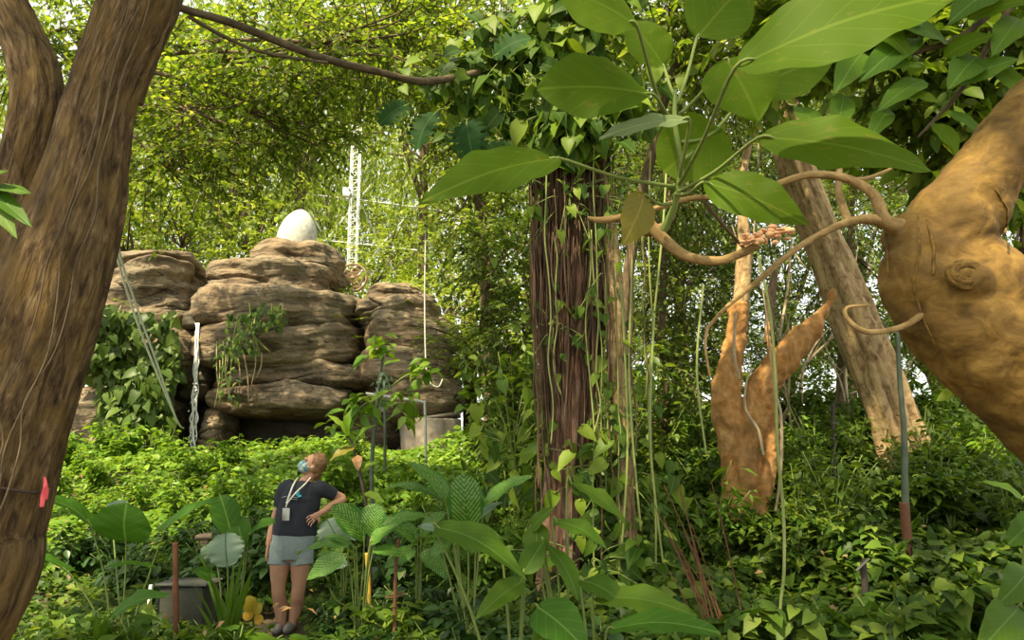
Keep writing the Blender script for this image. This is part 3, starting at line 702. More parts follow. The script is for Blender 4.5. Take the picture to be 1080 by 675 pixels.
# left foreground tree
LY = 3.2
t = thing('forked_tree', 'large furrowed brown tree leaning in at the left edge with a second limb', 'tree', (-2.75, LY, 0))
m = M(); cl = [(165, -60), (148, 0), (109, 101), (93, 170), (80, 225), (45, 340), (8, 450), (-22, 550), (-60, 650)]; wd = [78, 81, 68, 78, 90, 104, 110, 116, 124]
pts = PP(cl, LY)+[np.array([-2.95, LY, -.25])]
tube(m, pts, [W(w, LY) for w in wd]+[.3], 72, 260, amp=.035, freq=2.4, flute=.035, seed=2); tr = m.obj('trunk', MT['bark_left'], t)
m = M(); tube(m, PP([(45, 420), (16, 310), (18, 205), (38, 120), (36, 75), (20, 30), (-12, -30)], LY+.16), [W(w, LY) for w in (50, 58, 46, 54, 56, 46, 42)], 48, 140, amp=.05, freq=2.4, flute=.035, seed=4); m.obj('limb', MT['bark_left'], t)
m = M(); tube(m, PP([(150, -10, LY+.1), (190, 8, 3.5), (250, 26, 4.1), (330, 58, 5.), (400, 76, 5.8), (450, 86, 6.4), (505, 76, 7.)]), [W(12, 3.2), W(9, 3.5), .026, .028, .03, .034, .03], 12, 80, amp=.08, freq=3, seed=5); m.obj('branch', MT['twig'], t)
m = M(); tube(m, PP([(200, 18, 3.6), (235, 38, 4.), (280, 56, 4.4), (345, 66, 5.)]), [.01, .011, .009, .01], 8, 40, amp=.1); m.obj('branch', MT['twig'], t)
m = M(); tube(m, PP([(146, 110, LY+.2), (152, 85, LY+.2), (160, 62, LY+.2), (168, 20, LY+.2)]), [.02, .028, .03, .03], 10, 30, amp=.1); m.obj('branch', MT['bark_left'], t)
rs = np.random.RandomState(4)
for k_ in range(4):                                          # lianas clinging to the bark
    m = M(); ys = np.linspace(-20, 620, 14); pts = []
    off = [-.55, -.2, .1, .35, .6, -.75][k_]
    for y in ys:
        cx = np.interp(y, [c[1] for c in cl], [c[0] for c in cl]); w = np.interp(y, [c[1] for c in cl], wd)
        o_ = off+rs.normal()*.1; pts.append(P(cx+o_*w/2, y, LY-W(w, LY)*(math.sqrt(max(0, 1-o_*o_))+.03)*1.0))
    tube(m, pts, .0035, 6, 60, amp=.2); m.obj('climbing_stem', MT['twig'], t)
m = M(); th = np.linspace(math.pi, 2*math.pi, 20); c0 = P(-12, 516, LY); R_ = W(118, LY)
tube(m, [c0+[R_*1.06*math.cos(a), R_*1.06*math.sin(a), .01*math.sin(5*a)] for a in th], .006, 6, 60)
tag(m.obj('strap', MT['cord']), 'dark thin strap tied around the lower left trunk', 'strap')
m = M(); rb = P(46, 500, LY-.08); 
tube(m, [P(47, 503, LY-.06), P(48, 512, LY-.075), P(46, 522, LY-.07), P(44, 535, LY-.075)], [.005, .008, .011, .008], 8, 24, ell=(1, .2)); tube(m, [P(47, 508, LY-.06), P(50, 516, LY-.065), P(49, 527, LY-.06)], [.004, .008, .006], 8, 18, ell=(1, .2))
tag(m.obj('ribbon', MT['ribbon']), 'coral red ribbon hanging from the strap on the left trunk', 'ribbon')
# leaves at the left margin in front of the trunk
t = thing('broad_leaved_sprig', 'light green sprig poking in at the left edge in front of the trunk', 'plant', P(-40, 260, 2.3))
m = M(); tube(m, PP([(-60, 300, 2.3), (-30, 240, 2.3), (-5, 205, 2.3)]), [.008, .006, .004], 6, 12); m.obj('stem', MT['stem'], t)
for k_, (tx, ty, w) in enumerate([(33, 204, .055), (34, 240, .07), (18, 252, .07), (8, 180, .06)]):
    m = M(); blade(m, P(-14, 200, 2.3), P(tx, ty, 2.2), w, (.2, -1, .5), 'ovate', .05, .2, .01, seed=k_); m.obj('leaf', MT['front'], t)

# centre tree wrapped in roots and climbers
CY = 7.5
t = thing('vine_wrapped_tree', 'tall central reddish tree wrapped in hanging roots', 'tree', G(588, CY))
gb = G(586, CY)
m = M(); pts = [gb-[0, 0, .3], gb+[0, 0, .05]]+PP([(592, 560), (600, 470), (604, 380), (604, 300), (604, 200), (600, 100), (598, 0), (597, -80)], CY)
tube(m, pts, [.26, .2, .17, .18, .22, .27, .27, .24, .2, .18], 64, 260, amp=.05, flute=.12, seed=7); m.obj('trunk', MT['bark_centre'], t)
m = M(); g2 = G(668, CY-.1); pts = [g2-[0, 0, .2], g2]+PP([(662, 560), (657, 450), (650, 350), (640, 250), (625, 160), (612, 80)], CY-.12)
tube(m, pts, [.09, .08, .075, .08, .09, .1, .09, .06], 32, 160, amp=.12, flute=.2, seed=8); m.obj('second_stem', MT['bark_lean'], t)
rs = np.random.RandomState(8)
m = M()
for k_ in range(330):
    a = rs.uniform(math.pi*.85, math.pi*2.15); r0 = rs.uniform(.24, .42); y0 = rs.uniform(110, 260); y1 = rs.uniform(y0+80, 520)
    cx = 604+rs.normal()*2; top = P(cx, y0, CY); bot = P(cx-4, y1, CY); rr = r0*.8
    pts = []
    for f in np.linspace(0, 1, 7):
        q = top+(bot-top)*f; sh = (r0 if f < .5 else r0*(1-.5*(f-.5)))
        sh *= np.interp(q[2], [1.2, 3.5], [.5, 1.0])
        pts.append(q+np.array([math.cos(a+rs.normal()*.06)*sh, math.sin(a)*sh*.9, 0])+rs.normal(size=3)*.012)
    tube(m, pts, rs.uniform(.004, .011), 4, 20, cap=False)
o = m.obj('root_mat', MT['root'], t); o['kind'] = 'stuff'
for k_ in range(26):
    x = rs.uniform(560, 690); y0 = rs.uniform(150, 250); y1 = rs.uniform(400, 640); yy = CY-.45+rs.normal()*.08
    m = M(); pts = [P(x+rs.normal()*2+(y-y0)*.02, y, yy) for y in np.linspace(y0, y1, 8)]
    tube(m, pts, rs.uniform(.005, .009), 5, 40, amp=.2); m.obj('hanging_root', MT['root'] if k_ % 3 else MT['vine'], t)
# climbers on it: each a thing with stems and leaves
def climber(label, seed, zones, n, size, mat=MT['climb'], tm=T_HT, cat='climber', name='climbing_philodendron'):
    rs = np.random.RandomState(seed); z0 = zones[0]; t = thing(name, label, cat, P(z0[0], z0[1], z0[2]))
    fm = M(); sm_ = M()
    for (px, py, Y, rx, ry, sh) in zones:
        k = int(n*sh); x = px+rs.normal(size=k)*rx*.5; y = py+rs.normal(size=k)*ry*.5; yy = Y+rs.normal(size=k)*.12
        pos = np.array([P(a, b, c) for a, b, c in zip(x, y, yy)])
        d = rdir(rs, k); d[:, 2] = -np.abs(d[:, 2])*.9-.25; d[:, 1] = -np.abs(d[:, 1])*.6
        leaves(fm, pos, d, size*rs.uniform(.55, 1.25, k), rs, tm, updir=(0, -.6, .8), tilt=.35)
        c = P(px, py, Y+.05)
        for i in range(0, k, 2):
            q = (pos[i]+c)/2+[0, 0, .06]; tube(sm_, [pos[i], q, pos[i]*.3+c*.7+[0, 0, .05]], .005, 4, 7, cap=False)
    fm.obj('foliage', mat, t); sm_.obj('stems', MT['paleste'], t); return t
climber('thick mass of glossy climber leaves at the top of the central trunk', 61, [(600, 30, 7.1, 70, 60, .28), (540, 60, 7.2, 60, 60, .24), (650, 110, 7.1, 45, 50, .16), (590, 125, 7.05, 55, 55, .2), (640, -10, 7.2, 60, 40, .12)], 640, .23)
climber('climber leaves hanging on the left branch end beside the central trunk', 62, [(500, 110, 7.1, 45, 45, .5), (470, 80, 7., 40, 25, .3), (540, 150, 7.1, 30, 40, .2)], 190, .17)
climber('sparse small leaves trailing down the front of the central trunk', 63, [(600, 210, 7.05, 80, 60, .45), (640, 290, 7.05, 40, 90, .2), (585, 350, 7.1, 40, 70, .15), (650, 420, 7.1, 40, 100, .2)], 130, .12)
climber('tangle of long leaves low around the foot of the central trunk', 64, [(650, 500, 7.2, 70, 80, .4), (540, 480, 7.6, 50, 80, .3), (620, 600, 6.8, 90, 50, .3)], 170, .17)
for k_, (lx, ly, tx, ty, w) in enumerate([(460, 118, 440, 158, .32), (492, 128, 500, 172, .36), (515, 150, 540, 190, .3), (430, 110, 400, 132, .28), (520, 60, 560, 40, .3)]):
    # split monstera leaves, built from fingers on a midrib
    t = thing('split_leaf', ['dark split leaf left of the central trunk, under the middle of the horizontal branch', 'dark split leaf hanging at the tip of the horizontal branch', 'dark split leaf touching the left side of the central trunk', 'leftmost dark split leaf hanging below the horizontal branch', 'split leaf high among the climber leaves left of the central trunk'][k_], 'leaf', P(lx, ly, 6.8), 'split leaves on the climbing vine')
    m = M(); b = P(lx, ly, 6.8); e = P(tx, ty, 6.7); blade(m, b, e, w*1.2, (.2*(k_-2), -1, .5), 'round', .1, .15, .01, 60, 9, seed=k_, lobes=6)
    m.obj('leaf_blade', MT['split'], t)
    m = M(); tube(m, [b+[.1, .3, .15], b, e], [.006, .007, .003], 5, 12); m.obj('midrib', MT['stem'], t)

# right foreground elbow trunk
RYF = 2.6
t = thing('smooth_barked_tree', 'big smooth ochre trunk bending like an elbow at the right edge', 'tree', (2.6, RYF, -.05))
low = PP([(985, 262), (1038, 325), (1100, 398), (1200, 520), (1330, 700)], RYF); lr = [W(w, RYF) for w in (96, 132, 136, 140, 150)]
upp = PP([(985, 262), (1010, 226), (1045, 178), (1092, 122), (1170, 40), (1290, -110), (1400, -300)], RYF); ur = [W(w, RYF) for w in (92, 88, 78, 78, 76, 72, 66)]
stub = PP([(990, 270), (955, 252), (936, 248)], RYF-.02); srr = [W(w, RYF) for w in (98, 62, 30)]
end = low[-1].copy(); end = np.array([end[0]+.2, RYF, -.3])
hull('trunk', MT['bark_gold'], t, .009, [(low+[end], lr+[.34], 60), (upp, ur, 60), (stub, srr, 20), (PP([(955, 262), (975, 300), (1035, 355), (1120, 440)], RYF-.02), [W(56, RYF), W(92, RYF), W(124, RYF), W(110, RYF)], 20)],
     [(P(1022, 298, RYF-.155), .075), (P(1045, 385, RYF-.1), .1), (P(1010, 240, RYF-.05), .13)], disp=.045, dscale=.13, smooth=14)
bpy.context.view_layer.update(); _gold = bpy.data.objects['trunk.%03d' % 0] if 'trunk.000' in bpy.data.objects else [o for o in t.children if o.name.startswith('trunk')][0]
_dg = bpy.context.evaluated_depsgraph_get(); _ge = _gold.evaluated_get(_dg)
def on_gold(px, py, off=0.):
    d = Vector(nrm(P(px, py, 2.)-np.array([0, 0, CAMZ]))); mi = _ge.matrix_world.inverted(); hit, loc, nn, _ = _ge.ray_cast(mi @ Vector((0, 0, CAMZ)), d)
    return (np.array(_ge.matrix_world @ loc)+np.array(nn)*off) if hit else P(px, py, RYF-.2)
m = M(); kc = on_gold(1019, 288, -.012); ka = on_gold(1019, 288, .05)
th = np.linspace(0, 2*np.pi, 25)
for rr, zz_, tt in ((.056, 0, .014), (.046, -.012, .011), (.036, -.014, .009), (.026, -.008, .008)):
    tube(m, [kc+(ka-kc)*(-zz_/.03)*.5+[rr*math.cos(a), 0, rr*.68*math.sin(a)] for a in th], tt, 8, 50, amp=.15, freq=5, cap=False)
ball(m, kc+[0, .0, 0], (.055, .02, .037), 16, 10); kn = m.obj('knot', MT['scar'], t)
for k_, path in enumerate([[(968, 228), (970, 265), (962, 300), (975, 340), (990, 372)], [(1050, 200), (1063, 222), (1060, 248)], [(934, 240), (936, 262), (937, 292)], [(978, 232), (985, 262), (984, 290)]]):
    m = M(); tube(m, [on_gold(np.interp(f, range(len(path)), [a for a, b in path]), np.interp(f, range(len(path)), [b for a, b in path]), .001) for f in np.linspace(0, len(path)-1, 14)], .0042, 6, 60, amp=.3, seed=k_); m.obj('climbing_stem', MT['scar'], t)
def br(rows, w, mat='bark_lean', nm='branch'):
    m = M(); pts = PP(rows); tube(m, pts, [W(a, r[2]) for a, r in zip(w, rows)], 14, len(rows)*14, amp=.09, freq=4, seed=len(rows)); return m.obj(nm, MT[mat], t)
MT['bark_branch'] = barkmat('ochre_branch_bark', [(.12, .08, .03), (.3, .2, .08), (.42, .3, .14)], (30, 30, 14), bump=.5)
b1 = br([(950, 240, 2.55), (932, 232, 2.5), (920, 205, 2.5), (890, 188, 2.5), (850, 185, 2.5), (810, 198, 2.5), (770, 207, 2.5), (725, 210, 2.45), (685, 222, 2.4), (640, 232, 2.4), (620, 230, 2.4)], [20, 15, 11, 9, 8, 7.5, 7, 6, 7, 8, 4], 'bark_branch')
b2 = br([(950, 245, 2.55), (925, 232, 2.5), (895, 234, 2.5), (860, 250, 2.48), (830, 270, 2.45), (795, 300, 2.42), (765, 325, 2.4), (747, 345, 2.4)], [18, 12, 8.5, 7.5, 6.5, 5.5, 4.5, 3.5], 'bark_branch')
br([(747, 343, 2.4), (744, 365, 2.4), (749, 398, 2.4)], [4, 3, 2], 'bark_branch')
br([(895, 234, 2.5), (888, 215, 2.55), (884, 195, 2.6), (888, 160, 2.7)], [9, 8, 7, 5], 'bark_branch')
br([(890, 190, 2.5), (915, 188, 2.55), (940, 178, 2.6)], [6, 5, 3], 'bark_branch')
br([(975, 330, 2.5), (950, 345, 2.45), (915, 350, 2.42), (895, 338, 2.42), (893, 325, 2.42), (915, 322, 2.43)], [7, 6, 6, 5, 4, 3], 'bark_branch')
b3 = br([(685, 238, 2.4), (720, 268, 2.38), (755, 275, 2.38), (780, 268, 2.38), (800, 258, 2.36)], [14, 11, 9, 9, 8], 'bark_branch')
br([(655, 228, 2.4), (672, 240, 2.4), (690, 243, 2.4), (705, 238, 2.4)], [12, 14, 13, 8], 'bark_branch')
br([(742, 212, 2.42), (765, 240, 2.5), (785, 262, 2.6)], [4, 4, 3], 'twig')
m = M(); rs = np.random.RandomState(12)
for k_ in range(55):
    f = rs.uniform(); c = P(785+52*f+rs.normal()*1.5, 253-9*f+rs.normal()*3.2, 2.34+rs.normal()*.012)
    ball(m, c, (rs.uniform(.006, .017), rs.uniform(.006, .012), rs.uniform(.004, .01)), 7, 5)
m.obj('peeling_bark', MT['peel'], b3)
# stem with the broad leaves
s0 = br([(700, 243, 2.35), (712, 215, 2.3), (718, 180, 2.25), (712, 130, 2.2), (712, 95, 2.2)], [9, 7, 6, 5, 4], 'stem', 'leafy_stem')
LV = [  # base px,py,Y, tip px,py,Y, width m, mat, normal, petiole origin
    ((590, 167, 2.2), (443, 214, 2.0), .175, 'broad', (-.15, -1, .75), 'ovate', (712, 197)),
    ((690, 100, 2.1), (566, 94, 2.05), .2, 'broad', (0, -1, .4), 'obov', (716, 130)),
    ((672, 28, 1.95), (585, -12, 1.85), .24, 'broad', (0, -1, .6), 'obov', (700, 120)),
    ((775, 72, 1.7), (1015, -8, 1.55), .235, 'broad', (.1, -1, .8), 'ovate', (716, 195)),
    ((800, 145, 1.9), (990, 183, 1.75), .165, 'broad', (.1, -1, .6), 'ovate', (714, 203)),
    ((742, 192, 2.1), (853, 238, 2.0), .155, 'broad', (0, -1, .5), 'ovate', (712, 205)),
    ((765, 62, 2.2), (800, 128, 2.2), .25, 'broad', (0, -1, .3), 'ovate', (718, 120)),
    ((760, 135, 2.3), (700, 182, 2.3), .22, 'broad', (0, -1, .2), 'round', (718, 150)),
    ((727, 126, 2.1), (632, 146, 2.05), .085, 'broadgrey', (0, -.75, .9), 'ovate', (716, 190)),
    ((680, 205, 2.2), (656, 260, 2.15), .11, 'oldleaf', (.5, -1, 0), 'ovate', (708, 215)),
    ((735, 40, 2.3), (790, -20, 2.3), .22, 'broad', (0, -1, .3), 'ovate', (714, 110)),
    ((790, 95, 2.4), (880, 60, 2.4), .2, 'broad', (0, -1, .3), 'ovate', (720, 170)),
    ((700, 70, 2.35), (660, 20, 2.35), .16, 'broad', (.1, -1, .3), 'ovate', (714, 105)),
]
for k_, (b, tp, w, mt, nn_, pf, pet) in enumerate(LV):
    B = P(*b); T = P(*tp); n_ = np.array(nn_, float); n_ = -n_ if k_ in () else n_
    m = M(); n_[2] *= .55; blade(m, B, T, w*1.18, n_, pf, .06, .12, .012, 26, 11, seed=k_*3+1)
    lf = m.obj('leaf', MT[mt], s0)
    m = M(); pp = P(pet[0], pet[1], 2.27); mid = (pp+B)/2+[0, 0, -.015]; tube(m, [pp, mid, B, B+(T-B)*.12], [.0065, .0055, .005, .003], 7, 16); m.obj('petiole', MT['paleste'], s0)
# neighbouring branch with smaller leaves:
# smaller broad leaves of the neighbouring branch, upper right
t2 = thing('leafy_branch', 'branch with medium green drooping leaves above the elbow of the right trunk', 'branch', P(1090, -20, 3.2))
m = M(); tube(m, PP([(1120, -60, 3.3), (1060, 0, 3.2), (1010, 40, 3.1), (950, 60, 3.1), (890, 90, 3.2)]), [.02, .016, .012, .01, .006], 10, 60, amp=.08)
tube(m, PP([(1085, -30, 3.2), (1030, 70, 3.2), (1005, 105, 3.2), (968, 145, 3.2)]), [.016, .012, .01, .005], 8, 40); m.obj('twig', MT['twig'], t2)
for k_, (bx, by, tx, ty, w) in enumerate([(905, 20, 960, 62, .2), (968, 40, 905, 88, .16), (925, 75, 972, 70, .1), (995, 60, 1052, 36, .15), (1000, 45, 930, 30, .17), (1010, 90, 1075, 62, .14), (940, 100, 990, 108, .12), (938, 115, 915, 150, .1), (975, 85, 925, 118, .13),
                                          (1020, 20, 1090, 0, .17), (860, 70, 800, 92, .16), (880, 45, 850, 5, .2), (1045, 70, 1082, 110, .13), (890, 100, 880, 145, .12), (1000, 118, 1040, 150, .09), (955, 20, 1010, -15, .18), (820, 100, 760, 105, .15), (840, 112, 868, 150, .12), (1060, 150, 1078, 200, .12), (1030, 60, 1000, 95, .16), (1075, 20, 1045, 60, .15), (870, 20, 835, 50, .18), (910, 55, 880, 100, .15), (1050, -10, 1000, 25, .18), (985, 130, 1010, 165, .1), (930, 0, 975, 30, .18)]):
    m = M(); B = P(bx, by, 3.1); blade(m, B, P(tx, ty, 3.0), w, (0, -1, .55), 'ovate', .08, .2, .012, 14, 7, seed=k_+40); lf = m.obj('leaf', MT['broad'] if k_ % 3 == 0 else MT['front'], t2)

# pale leaning trunk
LNY = 11.
t = thing('leaning_tree', 'pale flaking trunk leaning left across the right half of the photo', 'tree', G(965, LNY))
g = G(972, LNY); m = M()
pts = [g-[-.1, 0, .3]]+PP([(968, 520), (945, 450), (915, 370), (887, 300), (862, 235), (840, 175), (824, 110), (805, 40), (790, -20)], LNY)
tube(m, pts, [W(w, LNY) for w in (84, 68, 50, 44, 42, 38, 36, 34, 30, 26)], 56, 260, amp=.09, freq=1.3, flute=.08, seed=12); m.obj('trunk', MT['bark_lean'], t)
m = M(); tube(m, PP([(828, 120), (835, 105), (846, 60), (850, 10)], LNY-.1), [.1, .12, .09, .06], 16, 40, amp=.1); m.obj('limb', MT['bark_lean'], t)
m = M(); tube(m, PP([(838, 170, LNY), (822, 150, LNY-.2), (815, 100, LNY-.3), (800, 60, LNY-.3)]), [.07, .06, .05, .04], 12, 40, amp=.1); m.obj('limb', MT['bark_lean'], t)

# orange forked trunk
OY = 9.5
t = thing('forked_tree', 'orange peeling forked trunk left of the pale leaning trunk', 'tree', G(788, OY))
g = G(785, OY)
hull('trunk', MT['bark_orange'], t, .016, [
    ([g-[0, 0, .3]]+PP([(783, 590), (781, 555), (781, 500), (778, 462), (767, 432), (768, 398), (776, 355), (778, 320)], OY), [W(w, OY) for w in (50, 44, 36, 37, 40, 34, 27, 21, 18)], 70),
    (PP([(784, 478), (792, 450), (800, 425), (806, 405), (825, 381), (845, 358), (856, 346), (870, 328), (880, 305)], OY-.05), [W(w, OY) for w in (24, 34, 31, 30, 30, 27, 22, 9, 4)], 80),
    (PP([(800, 560), (804, 530), (811, 490), (814, 450), (814, 415), (812, 370), (810, 340)], OY-.12), [W(w, OY) for w in (22, 15, 17, 13, 9, 6, 4)], 60)],
    disp=.09, dscale=.16, smooth=2)
m = M(); tube(m, PP([(778, 350), (783, 300), (785, 250), (782, 200), (790, 150)], OY+.05), [W(w, OY) for w in (22, 17, 12, 9, 7)], 14, 80, amp=.12); m.obj('limb', MT['bark_lean'], t)
m = M(); tube(m, PP([(812, 362), (812, 320), (818, 280)], OY), [W(w, OY) for w in (12, 9, 5)], 12, 40, amp=.12); m.obj('limb', MT['twig'], t)
for k_, path in enumerate([[(805, 480), (800, 455), (786, 430), (788, 400), (795, 388)], [(818, 540), (823, 500), (824, 440), (815, 400), (808, 330), (800, 280)], [(780, 400), (774, 370), (776, 330)]]):
    m = M(); tube(m, [P(a, b, OY-.4) for a, b in path], [.018, .022, .016, .012, .008, .006][:len(path)], 7, 40, amp=.2); m.obj('climbing_stem', MT['paletwig'], t)

# long thin stems and stakes
def rodthing(name, label, cat, rows, w, mat, seg=10, amp=.05, group=None, parts=None, foot=False):
    pts = PP(rows)
    if foot: g_ = np.array([pts[-1][0], pts[-1][1], float(tz(pts[-1][0], pts[-1][1]))-.1]); pts.append(g_); w = list(w)+[w[-1]]
    m = M(); tube(m, pts, [W(a, rows[min(i, len(rows)-1)][2]) for i, a in enumerate(w)], seg, max(12, len(rows)*10), amp=amp)
    o = m.obj(name, MT[mat]); return tag(o, label, cat, group)
rodthing('green_stem', 'smooth grey green upright stem in front of the pale leaning trunk', 'stem', [(946, 335, 7.5), (949, 400, 7.5), (954, 460, 7.5), (955, 535, 7.5)], [4, 5, 6, 7.5], 'greenpole', foot=True)
rodthing('rusty_stake', 'tall brown stake below the grey green stem', 'stake', [(953, 530, 7.3), (959, 590, 7.3), (965, 658, 7.3)], [9, 9, 9], 'rust', foot=True)
t = thing('label_stake', 'dark short stake with a tilted grey plate in the right undergrowth', 'stake', G(914, 6.9))
m = M(); g = G(914, 6.9); tube(m, [g-[0, 0, .1], P(911, 600, 6.9), P(909, 592, 6.9)], [.03, .03, .03], 8, 10, ell=(.5, 1)); m.obj('post', MT['darksteel'], t)
m = M(); c = P(910, 596, 6.87); tube(m, [P(903, 602, 6.86), P(917, 589, 6.86)], [.022, .022], 4, 3, ell=(1, .5)); m.obj('plate', MT['tag'], t)
rodthing('yellow_cane', 'bright yellow cane standing right of the person', 'cane', [(387, 583, 6.6), (389, 625, 6.6), (388, 668, 6.6)], [4.5, 4.5, 4], 'cane', foot=True)
rodthing('rusty_stake', 'rusty brown stake left of the person among elephant ear leaves', 'stake', [(185, 572, 6.2), (185, 620, 6.2), (186, 680, 6.2)], [6, 6, 6], 'rust', foot=True)
t = thing('rusty_stake', 'rusty thin stake with a small ring below the patterned leaves', 'stake', G(417, 6.))
m = M(); g = G(416, 6.); tube(m, [g-[0, 0, .1], P(417, 610, 6), P(420, 568, 6)], [.016, .014, .013], 8, 10); m.obj('rod', MT['rust'], t)
m = M(); c = P(417, 628, 6.); th = np.linspace(0, 6.283, 17); tube(m, [c+[.07*math.cos(a), .07*math.sin(a), .01*math.cos(a)] for a in th], .005, 5, 32, cap=False); m.obj('ring', MT['rust'], t)
rodthing('stake', 'thin dark stick standing between the orange and the leaning trunks', 'stick', [(878, 425, 9.8), (879, 470, 9.8), (880, 505, 9.8)], [4, 4, 4], 'darksteel', foot=True)
rodthing('hanging_vine', 'long yellow green vine hanging right of the orange forked trunk', 'vine', [(800, 270, 5.6), (812, 330, 5.6), (818, 400, 5.5), (820, 470, 5.4), (826, 540, 5.4), (827, 600, 5.3), (823, 655, 5.3)], [3, 3, 3, 3, 3.4, 3.4, 3], 'vine', foot=True)
for k_, (x0, y0, x1, y1, xm) in enumerate([(668, 250, 676, 560, 664), (690, 330, 700, 600, 686), (742, 300, 745, 480, 735), (705, 130, 690, 330, 700), (655, 300, 650, 640, 662)]):
    rodthing('hanging_vine', ['yellow green thin vine hanging along the right side of the root trunk', 'thin vine hanging in the undergrowth right of the root trunk', 'short thin vine left of the orange forked trunk',
              'thin vine hanging under the broad leaves', 'thin vine hanging in front of the second pale stem'][k_], 'vine', [(x0, y0, 7.), (xm, (y0+y1)/2, 6.9), (x1, y1, 6.9)], [2.4, 2.6, 2.2], 'vine')
# thorny dead stalks at the lower left of the right slope
rs = np.random.RandomState(15)
t = thing('dry_stalks', 'fan of dark red dry stalks right of the central trunk foot', 'stalks', G(770, 6.5))
for k_ in range(12):
    m = M(); x0 = rs.uniform(745, 800); a = G(x0, 6.4); b = P(x0-rs.uniform(35, 75), rs.uniform(500, 600), 6.5); tube(m, [a-[0, 0, .05], (a+b)/2+[0, 0, .05], b], [.007, .006, .003], 5, 12); m.obj('stalk', MT['rust'], t)
# white cords slanting down past the left rock
for k_, dx in enumerate((0, 5)):
    m = M(); tube(m, PP([(118+dx*.4, 180, 11.5), (122+dx*.6, 260, 12), (138+dx, 320, 12.6), (160+dx*.9, 380, 13.2), (186, 442, 14), (194, 452, 14.5)]), [.02, .02, .018, .018, .016, .01], 8, 60)
    tag(m.obj('cord', MT['cable']), ['upper of two white cords slanting down past the left rock', 'lower of two white cords slanting down past the left rock'][k_], 'cord')
t = thing('pipe_frame', 'thin white pipe bent in a square arch in front of the right rock', 'pipe', G(449, 12.5))
m = M(); g = G(449, 12.5); tube(m, [g-[0, 0, .1], P(449, 470, 12.5), P(448, 428, 12.5), P(446, 424, 12.5), P(420, 420, 12.5), P(386, 415, 12.5)], .022, 8, 60); m.obj('arch', MT['cable'], t)
m = M(); g = G(405, 12.4); tube(m, [g-[0, 0, .1], P(406, 480, 12.4), P(406, 419, 12.4)], .025, 8, 20); m.obj('upright', MT['greenpole'], t)
rodthing('cord', 'thin pale wire hanging down over the right rock stack', 'wire', [(449, 240, 12.8), (448, 310, 12.8), (449, 380, 12.8), (453, 402, 12.7), (462, 408, 12.7), (467, 400, 12.7)], [1.6]*6, 'cable')
m = M(); a = G(229, 9.2); box(m, a+[-.2, -.15, .1], a+[.2, .2, .42], bev=.03); box(m, a+[-.23, -.18, .38], a+[.23, .23, .44], bev=.02)
tag(m.obj('trough', MT['terra']), 'small weathered tan trough among bright leaves left of the person', 'trough')
t = thing('planter_box', 'low weathered grey box with a pale rim behind the rusty stake', 'box', G(190, 7.))
a = G(190, 7.); z = P(190, 610, 7.)[2]
m = M(); box(m, a+[-.19, -.1, .0], [a[0]+.21, a[1]+.25, z-.05]); m.obj('body', MT['greybox'], t)
m = M(); box(m, [a[0]-.21, a[1]-.12, z-.05], [a[0]+.23, a[1]+.28, z-.03]); m.obj('rim', MT['tag'], t)
m = M(); box(m, [a[0]-.24, a[1]-.17, a[2]-.05], [a[0]-.215, a[1]-.145, z-.03]); m.obj('post', MT['white'], t)

# ------------------------------------------------------------------ UNDERGROWTH
def carpet(name, label, cat, seed, n, xr, yr, h, size, mat, tm=T_OV, dens=None):
    """leaves standing at 0..h above the terrain"""
    rs = np.random.RandomState(seed)
    y = rs.uniform(yr[0], yr[1], n); px = rs.uniform(xr[0], xr[1], n)
    x = (px-540)/FPX*(y*CP+(tz(0, y)-CAMZ)*SP); z0 = tz(x, y)
    if dens is not None: k = dens(x, y, rs); x, y, z0 = x[k], y[k], z0[k]
    n = len(x); hh = h*(.55+.45*fbm(np.stack([x, y, 0*x], 1), .9, 2, seed))
    z = z0+np.maximum(hh, .05)*rs.uniform(.15, 1, n)**.6
    d = rdir(rs, n); d[:, 2] = d[:, 2]*.35-.15; d[:, 1] -= .25
    m = M(); leaves(m, np.stack([x, y, z], 1), d, size*rs.uniform(.5, 1.3, n), rs, tm, updir=(0, -.35, 1), tilt=.35)
    o = m.obj(name, MT[mat]); tag(o, label, cat, kind='stuff'); return o
avoid = lambda x, y, rs: ~((np.abs(x/y+.292) < .036) & (y > 5.9) & (y < 7.6))
carpet('ground_cover', 'ivy like ground cover spread over the slope on the right', 'ground cover', 1, 30000, (590, 1180), (5.2, 13.5), .62, .13, 'carpet', T_HT)
carpet('ground_cover', 'small leaved dark ground cover on the flat at the lower left', 'ground cover', 2, 15000, (-120, 620), (5.2, 9.5), .32, .12, 'carpet', T_OV, avoid)
carpet('ground_cover', 'bright leaved ground cover on the bank below the rocks', 'ground cover', 3, 26000, (-120, 600), (8.6, 15.6), .34, .14, 'bright', T_OV2)
carpet('ground_cover', 'shaded ground cover at the back among the tree trunks', 'ground cover', 4, 16000, (505, 1200), (12, 20), .6, .2, 'mid', T_OV2)

carpet('leaf_litter', 'fallen brown and pinkish dry leaves scattered over the undergrowth', 'leaf litter', 7, 520, (-80, 1150), (5.4, 12), .5, .07, 'dry', T_OV)

